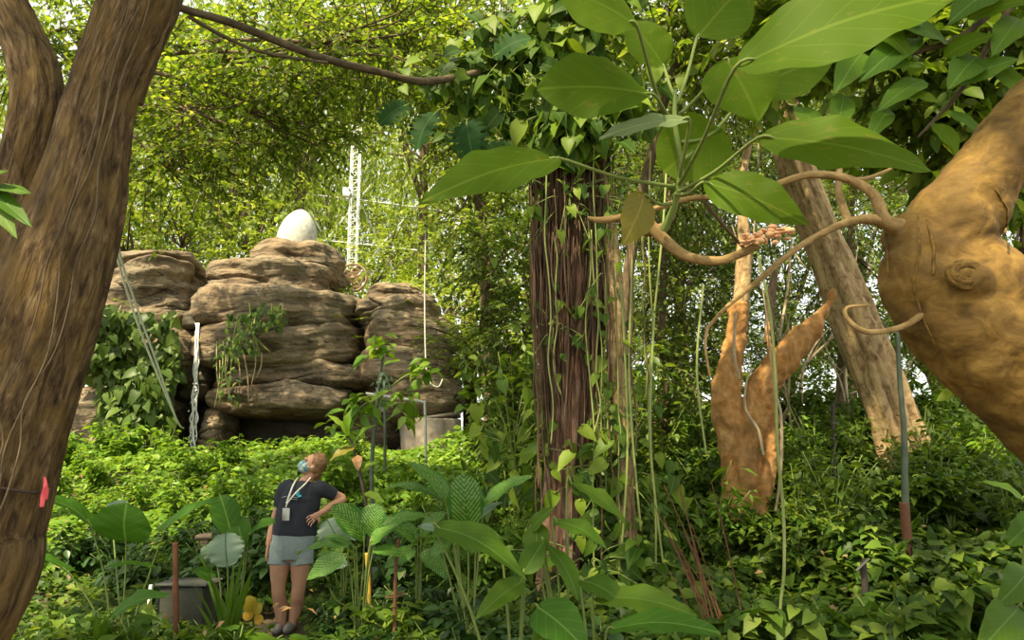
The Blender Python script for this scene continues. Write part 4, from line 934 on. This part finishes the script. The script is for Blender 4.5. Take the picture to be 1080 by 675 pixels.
def shrub(name, label, cat, seed, H, R, n, ls, mat, tm, group, stems=7, loc=(0, 0, 0)):
    rs = np.random.RandomState(seed); t = thing(name, label, cat, (0, 0, 0), group); t['label_stem'] = label
    fm = M(); s_ = M(); per = n//stems
    for k in range(stems):
        a = rs.uniform(0, 6.28); r = R*rs.uniform(.2, 1); h = H*rs.uniform(.6, 1.1)
        e = np.array([math.cos(a)*r, math.sin(a)*r, h]); mid = np.array([e[0]*.35, e[1]*.35, h*.6])
        tube(s_, [[rs.normal()*.02, rs.normal()*.02, -.05], mid, e], [.01, .008, .004], 5, 10)
        f = rs.uniform(.35, 1, per)[:, None]; pos = (1-f)**2*0+2*f*(1-f)*mid+f*f*e
        d = rdir(rs, per); d[:, 2] = d[:, 2]*.3-.1
        leaves(fm, pos+d*rs.uniform(.02, .12, per)[:, None], d, ls*rs.uniform(.6, 1.25, per), rs, tm, updir=(0, -.2, 1), tilt=.3)
    fm.obj('foliage', MT[mat], t); s_.obj('stems', MT['stem'], t); return t
LM = [(100, 'by the left trunk'), (170, 'under the climber covered rock'), (225, 'below the waterfall'), (290, 'left of the person'), (345, 'right behind the person'), (420, 'below the pale pedestal'), (500, 'below the oval patterned leaf'), (580, 'beside the foot of the central trunk'),
      (690, 'right of the central trunk'), (770, 'left of the orange forked trunk'), (850, 'right of the orange forked trunk'), (935, 'near the label stake'), (1000, 'at the foot of the pale leaning trunk'), (1300, 'near the right edge')]
def where(px): return next(w for x, w in LM if px < x)
def scatter(src, cells, seed, smin=.7, smax=1.2):
    rs = np.random.RandomState(seed); 
    cells = [c for c in cells if not (255 < c[0] < 345 and c[1] < 8)]
    for k, (px, Y) in enumerate(cells):
        g = G(px, Y); s = rs.uniform(smin, smax); rz = rs.uniform(0, 6.28)
        lb = src['label_stem']+' '+where(px)+(', far back' if Y > 11.5 else ', nearest' if Y < 6. else '')
        if k == 0: src['label'] = lb; src.location = g.tolist(); src.rotation_euler = (0, 0, rz); src.scale = (s, s, s)
        else: dup(src, g, rz, s, label=lb)
def cells(seed, xr, yr, n): 
    r = np.random.RandomState(seed); return [(r.uniform(*xr), r.uniform(*yr)) for _ in range(n)]
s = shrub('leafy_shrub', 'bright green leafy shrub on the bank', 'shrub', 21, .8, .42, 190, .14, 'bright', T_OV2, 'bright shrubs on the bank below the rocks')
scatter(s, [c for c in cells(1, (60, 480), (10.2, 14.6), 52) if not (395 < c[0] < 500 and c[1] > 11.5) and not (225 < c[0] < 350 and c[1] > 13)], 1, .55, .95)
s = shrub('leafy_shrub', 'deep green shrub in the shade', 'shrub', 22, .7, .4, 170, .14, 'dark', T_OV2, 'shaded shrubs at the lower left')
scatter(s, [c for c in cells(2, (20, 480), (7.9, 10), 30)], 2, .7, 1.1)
s = shrub('leafy_shrub', 'green leafy shrub on the right slope', 'shrub', 23, .75, .45, 150, .15, 'carpet', T_HT, 'leafy shrubs on the right slope')
scatter(s, cells(3, (650, 1150), (7.2, 13), 44), 3, .5, 1.)
s = shrub('leafy_shrub', 'taller pale green shrub', 'shrub', 27, 1.0, .5, 200, .12, 'mid', T_OV2, 'taller shrubs rising from the right slope')
scatter(s, cells(9, (640, 1130), (7.4, 12.5), 26), 8, .7, 1.15)
s = shrub('leafy_shrub', 'sunlit small leaved shrub', 'shrub', 28, .9, .5, 220, .1, 'bright', T_OV, 'sunlit small leaved shrubs round the leaning trunk')  # sun brightness here is put into the lighter leaf colour
scatter(s, cells(10, (860, 1110), (9., 12.8), 16), 9, .7, 1.1)
s = shrub('leafy_shrub', 'long leaved green shrub', 'shrub', 29, 1.1, .5, 150, .2, 'front', T_LA, 'long leaved shrubs either side of the central trunk')
scatter(s, [c for c in cells(11, (440, 760), (7.8, 10.5), 22) if abs(c[0]-590) > 25], 10, .7, 1.1)
s = shrub('tall_shrub', 'tall loose shrub', 'shrub', 24, 2.0, .8, 360, .15, 'mid', T_OV2, 'tall shrubs behind the central trunk')
scatter(s, [(545, 9.5), (575, 10.5), (545, 11.5), (640, 10), (690, 10.5), (730, 11.5), (565, 13), (610, 12.5), (850, 12.5), (670, 13)], 4, .8, 1.15)
s = shrub('tall_shrub', 'lit yellow green shrub', 'shrub', 25, 1.5, .8, 320, .15, 'bright', T_OV2, 'lit shrubs at the right edge')
scatter(s, [(1020, 11.5), (1070, 10.5), (1110, 12), (990, 13), (1040, 13.5)], 5, .8, 1.1)

# climbers and plants on the rocks
def rockveg(label, seed, zones, size, mat, n, tm=T_HT, droop=.8):
    rs = np.random.RandomState(seed); z0 = zones[0]; t = thing('trailing_climber', label, 'climber', P(z0[0], z0[1], z0[2]))
    fm = M(); s_ = M()
    for (x0, x1, y0, y1, Y, sh) in zones:
        k = int(n*sh); x = rs.uniform(x0, x1, k); y = rs.uniform(y0, y1, k); yy = Y+rs.normal(size=k)*.22
        ex = np.sin(np.pi*(x-x0)/(x1-x0)); yy -= .35*ex
        pos = np.array([P(a, b, c) for a, b, c in zip(x, y, yy)]); d = rdir(rs, k); d[:, 2] = -np.abs(d[:, 2])-droop*.4; d[:, 1] = -np.abs(d[:, 1])*.6
        leaves(fm, pos, d, size*rs.uniform(.5, 1.3, k), rs, tm, updir=(0, -.7, .7), tilt=.3)
        for _ in range(max(4, k//60)):
            a = rs.uniform(x0, x1); tube(s_, [P(a, y0, Y), P(a+rs.normal()*4, (y0+y1)/2, Y-.2), P(a+rs.normal()*6, y1, Y-.1)], .012, 5, 16)
    fm.obj('foliage', MT[mat], t); s_.obj('stems', MT['vine'], t); return t
rockveg('dense dark green climber draping down over the left rock beside the waterfall', 51, [(84, 190, 330, 400, 15.7, .34), (105, 180, 390, 486, 15.5, .38), (70, 130, 322, 380, 15.4, .18), (100, 150, 440, 490, 15.2, .1)], .24, 'mid', 1500)
rockveg('small leafy plant rooted on the ledge of the tallest rock', 52, [(238, 272, 330, 372, 15.6, .5), (262, 300, 320, 345, 15.7, .3), (228, 252, 360, 425, 15.7, .2)], .15, 'carpet', 260, T_OV2)
for k_, (a, b, c, d) in enumerate([(240, 360, 236, 402), (250, 372, 252, 415), (256, 368, 262, 425), (270, 366, 264, 410), (276, 372, 271, 398), (232, 380, 226, 430)]):
    rodthing('hanging_root', 'thin tan root hanging down the face of the tallest rock', 'root', [(a, b, 15.7), ((a+c)/2+2, (b+d)/2, 15.65), (c, d, 15.75)], [1.3, 1.2, .6], 'paletwig', group='roots hanging on the tallest rock')

# young tree beside the right rock
t = thing('sapling', 'young tree with drooping light green leaves and pale hanging clusters before the right rock', 'tree', G(395, 10.))
m = M(); g = G(395, 10.); tube(m, [g-[0, 0, .1]]+PP([(392, 500), (396, 440), (402, 390), (405, 362)], 10.), [.03, .028, .025, .02, .012], 8, 50); m.obj('trunk', MT['greenpole'], t)
rs = np.random.RandomState(19); fm = M(); o = []; d = []
for (cx, cy, r, n_) in [(404, 366, 26, 26), (448, 388, 24, 20), (380, 425, 28, 22), (360, 448, 22, 14), (420, 415, 20, 14), (430, 440, 22, 14)]:
    for _ in range(n_): o.append(P(cx+rs.normal()*r*.35, cy+rs.normal()*r*.3, 10+rs.normal()*.12)); v_ = rdir(rs, 1)[0]; v_[2] = -abs(v_[2])*.6; d.append(v_)
    m = M(); tube(m, PP([(399, 420), ((cx+399)/2, (cy+410)/2), (cx, cy)], 10.), [.014, .01, .006], 6, 14); m.obj('branch', MT['stem'], t)
leaves(fm, np.array(o), np.array(d), .26*rs.uniform(.6, 1.2, len(o)), rs, T_OV2, updir=(0, -.3, 1), tilt=.3); fm.obj('foliage', MT['bright'], t)
m = M(); k = 70; pos = np.array([P(404+rs.normal()*4.5, rs.uniform(388, 428), 9.9+rs.normal()*.05) for _ in range(k)]); d = rdir(rs, k); d[:, 2] -= 1.5
leaves(m, pos, d, .1, rs, T_LA); m.obj('pale_cluster', MT['silver'], t)
t = thing('sapling', 'thin dark stemmed sapling with a few big leaves behind the yellow cane', 'tree', G(392, 6.9))
m = M(); tube(m, [G(392, 6.9)-[0, 0, .1]]+PP([(390, 600), (388, 550), (381, 505), (372, 470), (366, 458)], 6.9), [.018, .018, .016, .014, .01, .006], 8, 50); m.obj('trunk', MT['darksteel'], t)
for k_, (a, b, c, d, w, mt) in enumerate([(374, 472, 347, 487, .12, 'oldleaf'), (376, 480, 378, 497, .1, 'dry'), (368, 460, 345, 438, .14, 'bright'), (367, 460, 372, 430, .14, 'bright'), (372, 468, 398, 448, .14, 'bright'), (366, 458, 352, 462, .12, 'bright'), (380, 498, 402, 488, .12, 'bright'), (384, 520, 405, 530, .1, 'bright')]):
    m = M(); blade(m, P(a, b, 6.9), P(c, d, 6.8), w, (0, -.6, 1), 'ovate', .1, .2, .02, 12, 7, seed=k_); m.obj('leaf', MT[mt], t)

# big leaved plants: each leaf is a part with its own stalk
def bigplant(name, label, cat, base, lv, group=None, petw=.007):
    """lv: (bx,by,bY, tx,ty,tY, width, mat, profile, normal)"""
    t = thing(name, label, cat, base, group)
    for k, L_ in enumerate(lv):
        b = P(*L_[0:3]); e = P(*L_[3:6]); m = M()
        blade(m, b, e, L_[6], L_[9] if len(L_) > 9 else (0, -.5, 1), L_[8], .1, .22, .03 if L_[8] == 'ruffle' else .014, 40 if L_[8] == 'ruffle' else 22, 11, seed=k+len(name))
        lf = m.obj('leaf', MT[L_[7]], t)
        m = M(); q = base+(b-base)*.55+[0, 0, .06]; tube(m, [base+[(k-3)*.012, 0, -.05], q, b, b+(e-b)*.1], [petw*1.3, petw, petw*.7, petw*.4], 8, 20); m.obj('stalk', MT['paleste'], lf)
    return t
B = G(128, 6.3)
bigplant('elephant_ear', 'elephant ear plant with wide arrow leaves at the lower left', 'plant', B, [
    (95, 553, 6.2, 46, 526, 6.0, .34, 'ear', 'heart', (.2, -.3, 1)), (133, 571, 6.1, 134, 530, 6.0, .5, 'ear', 'round', (0, -1, .35)), (174, 560, 6.3, 233, 528, 6.4, .36, 'ear', 'heart', (-.3, -.4, 1)),
    (160, 600, 6.0, 116, 598, 5.8, .16, 'ear', 'heart', (0, -.3, 1)), (70, 602, 6.2, 22, 583, 6.1, .14, 'ear', 'heart', (0, -.25, 1)), (115, 655, 5.6, 180, 628, 5.4, .26, 'ear', 'ovate', (-.2, -.6, 1)),
    (118, 545, 6.6, 133, 528, 6.7, .26, 'silver', 'heart', (0, -.4, 1))])
B = G(250, 6.7)
bigplant('elephant_ear', 'elephant ear plant with upright leaves just left of the person', 'plant', B, [
    (242, 556, 6.7, 232, 522, 6.8, .3, 'ear', 'heart', (.2, -.8, .5)), (262, 566, 6.6, 290, 552, 6.5, .3, 'ear', 'heart', (0, -.5, 1)), (258, 576, 6.6, 250, 545, 6.8, .26, 'ear', 'heart', (0, -1, .3)), (222, 610, 6.4, 205, 600, 6.4, .18, 'ear', 'heart')])
bigplant('silver_leaved_plant', 'plant with a large silvery ribbed leaf left of the person', 'plant', G(238, 6.3), [
    (240, 598, 6.2, 238, 562, 6.25, .3, 'silver', 'ruffle', (.1, -1, .35)), (228, 590, 6.3, 216, 575, 6.3, .2, 'silver', 'ruffle', (0, -.6, 1))])
bigplant('silver_leaved_plant', 'plant with silvery lobed leaves right of the person behind patterned leaves', 'plant', G(362, 6.9), [
    (358, 572, 6.8, 345, 548, 6.8, .3, 'silver', 'ruffle', (0, -1, .4)), (368, 568, 6.8, 375, 552, 6.8, .26, 'silver', 'ruffle', (0, -.8, .6)), (362, 590, 6.8, 352, 600, 6.7, .18, 'silver', 'ruffle', (0, -.8, .6))])
bigplant('patterned_leaf_plant', 'cream patterned plant right beside the shorts of the person', 'plant', G(378, 6.2), [
    (384, 572, 6.1, 350, 533, 6.0, .27, 'dieff', 'obov', (.6, -.7, .6)), (372, 575, 6.1, 313, 584, 6.1, .13, 'dieff', 'ovate', (0, -.5, 1)), (366, 586, 6.0, 323, 612, 6.0, .2, 'dieff', 'ovate', (-.3, -.8, .5)),
    (392, 568, 6.1, 398, 530, 6.1, .26, 'dieff', 'obov', (-.3, -.9, .3)), (390, 574, 6., 428, 552, 6., .2, 'dieff', 'ovate', (-.1, -.6, 1)), (376, 580, 6.1, 340, 566, 6.2, .12, 'dieff', 'lance', (0, -.4, 1)), (394, 580, 6., 430, 590, 5.9, .16, 'dieff', 'ovate', (0, -.6, 1))])
bigplant('patterned_leaf_plant', 'cream patterned plant with one upright oval leaf at centre', 'plant', G(495, 6.1), [
    (493, 556, 6.0, 489, 499, 5.95, .3, 'dieff', 'round', (.05, -1, .2)), (475, 528, 6.1, 424, 485, 6.1, .2, 'dieff', 'ovate', (.4, -.6, .8)), (510, 534, 6.1, 562, 502, 6.1, .2, 'dieff', 'ovate', (-.3, -.6, .8)),
    (470, 530, 6.2, 410, 512, 6.2, .18, 'dieff', 'ovate', (0, -.4, 1)), (455, 545, 6., 400, 556, 5.9, .16, 'dieff', 'ovate', (0, -.5, 1)), (478, 568, 5.9, 440, 555, 5.9, .16, 'silver', 'ovate', (0, -.5, 1)), (505, 545, 6.1, 530, 530, 6.2, .12, 'silver', 'ovate', (0, -.5, 1)), (480, 560, 6, 455, 590, 5.9, .16, 'dieff', 'ovate', (0, -.7, .7))])
bigplant('patterned_leaf_plant', 'cream patterned plant low between the two rusty stakes and cane', 'plant', G(440, 6.6), [
    (440, 570, 6.5, 400, 545, 6.4, .22, 'dieff', 'ovate', (.3, -.7, .7)), (444, 566, 6.5, 470, 540, 6.5, .2, 'dieff', 'ovate', (-.3, -.7, .7)), (438, 580, 6.4, 405, 600, 6.3, .18, 'dieff', 'ovate', (0, -.7, .7)), (446, 580, 6.4, 472, 612, 6.3, .18, 'dieff', 'ovate', (0, -.7, .7))])
gz = lambda px, Y: G(px, Y)
bigplant('broad_leaved_plant', 'low plant with long dark arching leaves at bottom centre', 'plant', gz(545, 4.6), [
    (458, 556, 4.7, 556, 612, 4.3, .26, 'front', 'ovate', (0, -.5, 1)), (553, 612, 4.5, 500, 655, 4.3, .16, 'front', 'ovate', (0, -.8, .6)), (552, 606, 4.6, 574, 570, 4.7, .16, 'front', 'ovate', (0, -.9, .4)), (530, 590, 4.8, 505, 552, 4.9, .14, 'front', 'ovate', (0, -.9, .4))], petw=.009)
bigplant('broad_leaved_plant', 'plant with bright edged pointed leaves before the foot of the central trunk', 'plant', gz(600, 4.8), [
    (583, 550, 4.8, 642, 581, 4.5, .15, 'front', 'lance', (.2, -.7, .9)), (598, 508, 5., 660, 552, 4.8, .13, 'front', 'lance', (.2, -.7, .9)), (572, 570, 4.8, 612, 640, 4.6, .16, 'front', 'lance', (.7, -.7, .4)),
    (565, 552, 4.9, 572, 598, 4.8, .2, 'front', 'ovate', (-.4, -.9, .2)), (560, 560, 4.9, 585, 535, 4.8, .12, 'front', 'ovate', (0, -.8, .7))], petw=.008)
bigplant('broad_leaved_plant', 'large pale green leaves at the bottom edge below the central trunk', 'plant', gz(630, 4.2), [
    (566, 640, 4.1, 622, 690, 3.8, .26, 'ear', 'ovate', (-.2, -.8, .8)), (625, 632, 4.2, 735, 650, 4., .2, 'front', 'ovate', (0, -.6, .8)), (612, 612, 4.3, 660, 640, 4.1, .2, 'front', 'ovate', (0, -.5, 1)), (640, 665, 4., 760, 668, 3.8, .2, 'ear', 'ovate', (0, -.6, 1)), (600, 640, 4.2, 560, 690, 4., .2, 'front', 'ovate', (0, -.8, .7))], petw=.008)
bigplant('broad_leaved_plant', 'dim broad leaved plant at the right edge of the photo, low down', 'plant', gz(1075, 4.6), [
    (1085, 600, 4.6, 1050, 640, 4.4, .22, 'front', 'ovate', (0, -.9, .4)), (1082, 530, 4.8, 1032, 508, 4.8, .14, 'front', 'ovate', (0, -.6, 1)), (1090, 545, 4.7, 1062, 575, 4.6, .18, 'front', 'heart', (0, -.9, .3)), (1075, 640, 4.5, 1030, 690, 4.2, .24, 'front', 'ovate', (0, -.8, .6))])
bigplant('croton', 'small yellow leaved plant at the feet left of the person', 'plant', G(267, 6.6), [
    (266, 645, 6.5, 262, 628, 6.5, .12, 'croton', 'round', (0, -1, .3)), (268, 648, 6.5, 276, 636, 6.5, .1, 'croton', 'round', (0, -1, .4)), (266, 652, 6.5, 258, 645, 6.5, .1, 'croton', 'round', (0, -1, .4)), (268, 655, 6.5, 278, 652, 6.5, .09, 'croton', 'round', (0, -1, .4))], petw=.005)
# strap-leaved plants
def strappy(name, label, base, seed, n, H, mat='ear', spread=.5, w=.05):
    rs = np.random.RandomState(seed); t = thing(name, label, 'plant', base)
    for k in range(n):
        a = rs.uniform(0, 6.28); r = spread*rs.uniform(.3, 1); h = H*rs.uniform(.6, 1.1); e = base+[math.cos(a)*r, math.sin(a)*r, h]
        m = M(); blade(m, base+rs.normal(size=3)*[.03, .03, 0], e, w*rs.uniform(.8, 1.3), (-math.cos(a), -math.sin(a), .6), 'lance', .06, .3, 0, 14, 5, seed=k); m.obj('leaf', MT[mat], t)
    return t
strappy('strap_leaved_plant', 'tuft of upright narrow leaves between the rusty stake and the person', G(238, 6.1), 5, 16, .75, 'front', .3, .035)
strappy('strap_leaved_plant', 'tuft of narrow leaves at the lower left beside the trunk', G(95, 5.9), 6, 12, .5, 'front', .3, .04)
strappy('strap_leaved_plant', 'tuft of narrow stalks right behind the person', G(365, 7.0), 7, 12, .55, 'front', .25, .03)
strappy('strap_leaved_plant', 'tuft of wide leaves at the lower right slope behind the label stake', G(950, 8.2), 8, 10, .5, 'front', .4, .1)
strappy('strap_leaved_plant', 'tuft of slender leaves at the bottom right of the slope', G(985, 6.0), 9, 10, .4, 'front', .3, .04)
# medium arrow-leaved seedlings in the carpet
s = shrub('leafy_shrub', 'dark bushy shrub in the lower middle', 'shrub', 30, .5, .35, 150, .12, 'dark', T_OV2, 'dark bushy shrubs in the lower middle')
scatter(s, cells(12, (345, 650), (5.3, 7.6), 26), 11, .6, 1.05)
s = shrub('leafy_shrub', 'fresh green low shrub', 'shrub', 31, .4, .35, 110, .13, 'climb', T_OV2, 'fresh green low shrubs near the bottom edge')
scatter(s, cells(13, (20, 640), (5.1, 6.6), 22), 12, .6, 1.)
s = shrub('leafy_seedling', 'low arrow leaved plant', 'plant', 26, .38, .3, 22, .2, 'front', T_HT, 'arrow leaved plants in the foreground undergrowth', stems=6)
scatter(s, cells(6, (430, 1120), (4.9, 6.4), 34)+cells(7, (60, 430), (5.4, 6.3), 14), 6, .6, 1.1)

# ------------------------------------------------------------------ PERSON
def skinmat(name, col, sss=.1):
    m, nt, out = newmat(name); pb = N(nt, 'ShaderNodeBsdfPrincipled', i_Roughness=.5); tc = N(nt, 'ShaderNodeTexCoord'); nz = N(nt, 'ShaderNodeTexNoise', i_Scale=14.)
    nt.links.new(tc.outputs['Object'], nz.inputs['Vector']); c = ramp(nt, nz.outputs['Fac'], [(.3, [x*.9 for x in col]), (.7, col)])
    nt.links.new(c, pb.inputs['Base Color']); pb.inputs['Subsurface Weight'].default_value = sss; pb.inputs['Subsurface Radius'].default_value = (.01, .004, .002)
    nt.links.new(pb.outputs[0], out.inputs[0]); return m
MT['skin'] = skinmat('skin', (.46, .25, .155)); MT['shirt'] = flat('dark_navy_cotton', (.018, .022, .032), .9, bump=.2, scale=60)
MT['shorts'] = flat('pale_blue_denim', (.24, .3, .31), .9, bump=.3, scale=90, var=.12); MT['hair'] = flat('light_brown_hair', (.2, .105, .045), .6, bump=.6, scale=50, var=.4)
MT['eye'] = flat('dark_eye', (.03, .02, .015), .2); MT['strap'] = flat('pale_lanyard', (.62, .6, .5), .8); MT['badge'] = flat('grey_badge', (.45, .46, .42), .4)
MT['cyan'] = flat('cyan_print', (.05, .4, .5), .8); MT['print'] = flat('white_print', (.5, .52, .52), .8); MT['shoe'] = flat('grey_shoe', (.22, .2, .18), .8)
def maskmat():
    m, nt, out = newmat('patterned_mask_cloth'); tc = N(nt, 'ShaderNodeTexCoord'); vo = N(nt, 'ShaderNodeTexVoronoi', i_Scale=60.); nt.links.new(tc.outputs['Object'], vo.inputs['Vector'])
    sp = N(nt, 'ShaderNodeSeparateColor'); nt.links.new(vo.outputs['Color'], sp.inputs[0])
    c = ramp(nt, sp.outputs[0], [(.0, (.06, .14, .2)), (.45, (.1, .24, .3)), (.75, (.25, .4, .38)), (.95, (.5, .5, .4))]); pb = N(nt, 'ShaderNodeBsdfPrincipled', i_Roughness=.9)
    nt.links.new(c, pb.inputs['Base Color']); nt.links.new(pb.outputs[0], out.inputs[0]); return m
MT['mask'] = maskmat()
HY = 7.2
q = lambda px, py, dy=0.: P(px, py, HY+dy)
gp = G(301, HY); t = thing('person', 'person in dark t-shirt and pale shorts looking up, one hand on hip', 'person', gp)
F = nrm([-.80, -.42, .42]); U = nrm(np.array([.40, -.02, .9])-F*np.dot([.40, -.02, .9], F)); S = np.cross(F, U)
hc = q(329, 490.5); rot = np.stack([S, F, U], 1)
hp = lambda s, f, u: hc+S*s+F*f+U*u
def finger(base, d, curl, ln, r):
    d = nrm(d); c = nrm(curl); a = base+d*ln*.45; b = a+nrm(d+c*.45)*ln*.32; e = b+nrm(d+c*1.1)*ln*.25
    return ([base, a, b, e], [r*1.05, r, r*.92, r*.75], 12)
tb = []; bl = []
neck0 = q(322, 508, .03)
tb += [([q(308, 592), q(308, 568), q(311, 550), q(317, 527), q(320, 514, .01), q(321, 508, .02)], [.12, .165, .15, .155, .15, .07], 24, (.66, 1))]
tb += [([q(321, 511, .02), neck0, hp(0, -.04, -.06), hp(0, -.03, 0)], [.075, .056, .052, .05], 12)]
bl += [(hc+U*.018-F*.012, (.072, .09, .098), 24, 16, rot), (hp(0, .035, -.055), (.05, .055, .055), 18, 12, rot), (hp(0, .088, -.012), (.013, .02, .022), 10, 8, rot),
       (hp(.073, -.005, -.008), (.01, .018, .03), 10, 8, rot), (hp(-.073, -.005, -.008), (.01, .018, .03), 10, 8, rot), (hp(0, .075, .03), (.045, .02, .012), 12, 8, rot)]
# arms
sL, eL, wL = q(301, 516), q(289, 550, .02), q(283, 576, -.04)
sR, eR, wR = q(340, 516), q(361.5, 526, .12), q(337, 542, -.16)
tb += [([q(310, 514), sL, (sL+eL)/2, eL, (eL*.6+wL*.4), wL], [.05, .052, .043, .036, .037, .025], 24), ([q(331, 514), sR, (sR+eR)/2, eR, (eR*.6+wR*.4), wR], [.05, .052, .043, .037, .037, .025], 24)]
# left-of-image hand hanging
hd = nrm(q(281.5, 592, -.05)-wL); sd = nrm(np.cross(hd, [1, 0, .1])); pm = wL+hd*.045
tb += [([wL, pm, wL+hd*.085], [.026, .036, .034], 10, (1, .5))]
for k, (o_, ln) in enumerate([(-.03, .066), (-.01, .076), (.01, .072), (.03, .056)]): tb.append(finger(wL+hd*.078+sd*o_, hd+sd*o_*5, [.5, .1, 0], ln, .007))
tb.append(finger(wL+hd*.035-sd*.03, hd-sd*.8, [.4, 0, 0], .055, .0095))
# right-of-image hand on hip: fingers forward round the waist
hd = nrm(q(325, 549.5, -.235)-wR); sd = nrm(np.cross(hd, [0, -1, 0.]))
tb += [([wR, wR+hd*.045, wR+hd*.08], [.026, .034, .033], 10, (.6, 1))]
for k, (o_, ln) in enumerate([(-.03, .066), (-.011, .076), (.009, .072), (.029, .056)]): tb.append(finger(wR+hd*.072+sd*o_, hd+sd*o_*7, [0, .1, -.25], ln, .0068))
tb.append(finger(wR+hd*.03-sd*.03, hd*.5-sd*.9+np.array([0, .3, 0]), [0, .3, 0], .05, .0095))
# legs
hipL, hipR = q(297, 572), q(319, 572); kL, kR = q(293.5, 621, -.02), q(315, 620, -.01); aL, aR = q(297, 661, .03), q(308.5, 660, .04)
for h_, k_, a_ in ((hipL, kL, aL), (hipR, kR, aR)):
    tb.append(([h_, h_*.5+k_*.5, k_*.92+h_*.08, k_*.8+a_*.2, k_*.55+a_*.45+np.array([0, .03, 0]), k_*.15+a_*.85, a_], [.098, .092, .064, .058, .066, .042, .038], 36))
    f_ = np.array([a_[0], a_[1], float(tz(a_[0], a_[1]))]); tb.append(([a_, f_+[0, .02, .05], f_+[-.03, -.12, .03]], [.038, .04, .03], 10))
body = hull('body', MT['skin'], t, .0042, tb, bl, smooth=4)
# hair: bob falling back from the tilted head
hb = [(hp(0, -.034, .034), (.086, .094, .104), 24, 16, rot), (hp(0, -.075, -.03), (.07, .045, .075), 20, 14, rot), (hp(.055, -.03, -.0), (.03, .04, .06), 12, 10, rot), (hp(-.055, -.03, -.0), (.03, .04, .06), 12, 10, rot)]
hull('hair', MT['hair'], t, .007, [([hp(0, -.07, -.03), hp(0, -.09, -.08), hp(0, -.085, -.115)], [.05, .045, .02], 10)], hb, disp=.012, dscale=.03, smooth=1)
for sg in (-1, 1): m = M(); ball(m, hp(.03*sg, .079, .012), (.012, .006, .007), 10, 8, rot); m.obj('eye', MT['eye'], t)
m = M(); ball(m, hp(0, .05, -.042), (.06, .066, .064), 24, 16, rot); mk = m.obj('face_mask', MT['mask'], t)
for sg in (-1, 1): m = M(); tube(m, [hp(.054*sg, .045, -.03), hp(.073*sg, .02, -.015), hp(.084*sg, -.005, .0)], .0025, 5, 10); m.obj('ear_loop', MT['strap'], mk)
# t-shirt
o = hull('t_shirt', MT['shirt'], t, .008, [([q(310.5, 564), q(312, 549), q(316.5, 530), q(320, 516, .0), q(321, 510, .015)], [.204, .196, .188, .172, .1], 24, (.76, 1)),
     ([q(308, 514), sL, sL*.45+eL*.55], [.075, .072, .062], 10), ([q(333, 514), sR, sR*.42+eR*.58], [.075, .072, .062], 10)], [(q(316.5, 526, -.05), (.15, .1, .07))], disp=.012, dscale=.09, smooth=4)
m = M(); 
for k, (x0, y0, x1, y1) in enumerate([(297, 524.5, 302, 523.5), (303, 523.3, 307, 522.6), (308.5, 524.2, 314, 525), (306, 526.3, 313.5, 527)]): tube(m, [q(x0, y0, -.166), q(x1, y1, -.17)], .004, 6, 3, ell=(1, .5))
m.obj('shirt_print', MT['print'], t)
m = M(); blade(m, q(312, 522.5, -.172), q(316, 518, -.165), .03, (0, -1, .2), 'round', 0, 0, 0, 8, 5); blade(m, q(313.5, 523.5, -.172), q(318, 522.5, -.16), .025, (0, -1, .2), 'round', 0, 0, 0, 8, 5); m.obj('shirt_print', MT['cyan'], t)
# shorts
hemL, hemR = q(294, 596, -.01), q(318.8, 596.5, -.01)
hull('shorts', MT['shorts'], t, .008, [([q(307.5, 590), q(308.5, 579), q(310, 566), q(311.5, 551)], [.16, .19, .196, .186], 16, (.74, 1)), ([hipL, q(295.5, 585), hemL], [.1, .106, .102], 12), ([hipR, q(318.5, 585), hemR], [.1, .106, .102], 12), ([q(308, 575), q(307, 588)], [.13, .11], 4)], disp=.014, dscale=.1, smooth=3)
# lanyard and badge
ld = thing('lanyard', 'pale lanyard with a grey badge hanging round the neck of the person', 'lanyard', q(303, 533, -.2))
m = M(); tube(m, [q(327.5, 503.5, -.03), q(322, 510, -.13), q(312, 519.5, -.185), q(303.5, 530, -.19), q(301.5, 535, -.18)], .0085, 8, 40, ell=(1, .35))
tube(m, [q(314, 503.5, -.03), q(309.5, 511, -.13), q(305.5, 521, -.175), q(302, 531, -.185)], .0085, 8, 40, ell=(1, .35)); m.obj('strap', MT['strap'], ld)
m = M(); c = q(301.5, 542.5, -.18); box(m, c-[.032, .003, .055], c+[.032, .003, .055]); m.obj('badge', MT['badge'], ld)
for a_ in (aL, aR):
    z_ = float(tz(a_[0], a_[1])); m = M(); ball(m, np.array([a_[0]-.015, a_[1]-.06, z_+.035]), (.045, .12, .05), 20, 12); ball(m, np.array([a_[0], a_[1]+.02, z_+.05]), (.045, .06, .055), 18, 10)
    m.obj('shoe', MT['shoe'], t)

for o in bpy.data.objects:
    for k in ('_w', 'label_stem'):
        if k in o: del o[k]
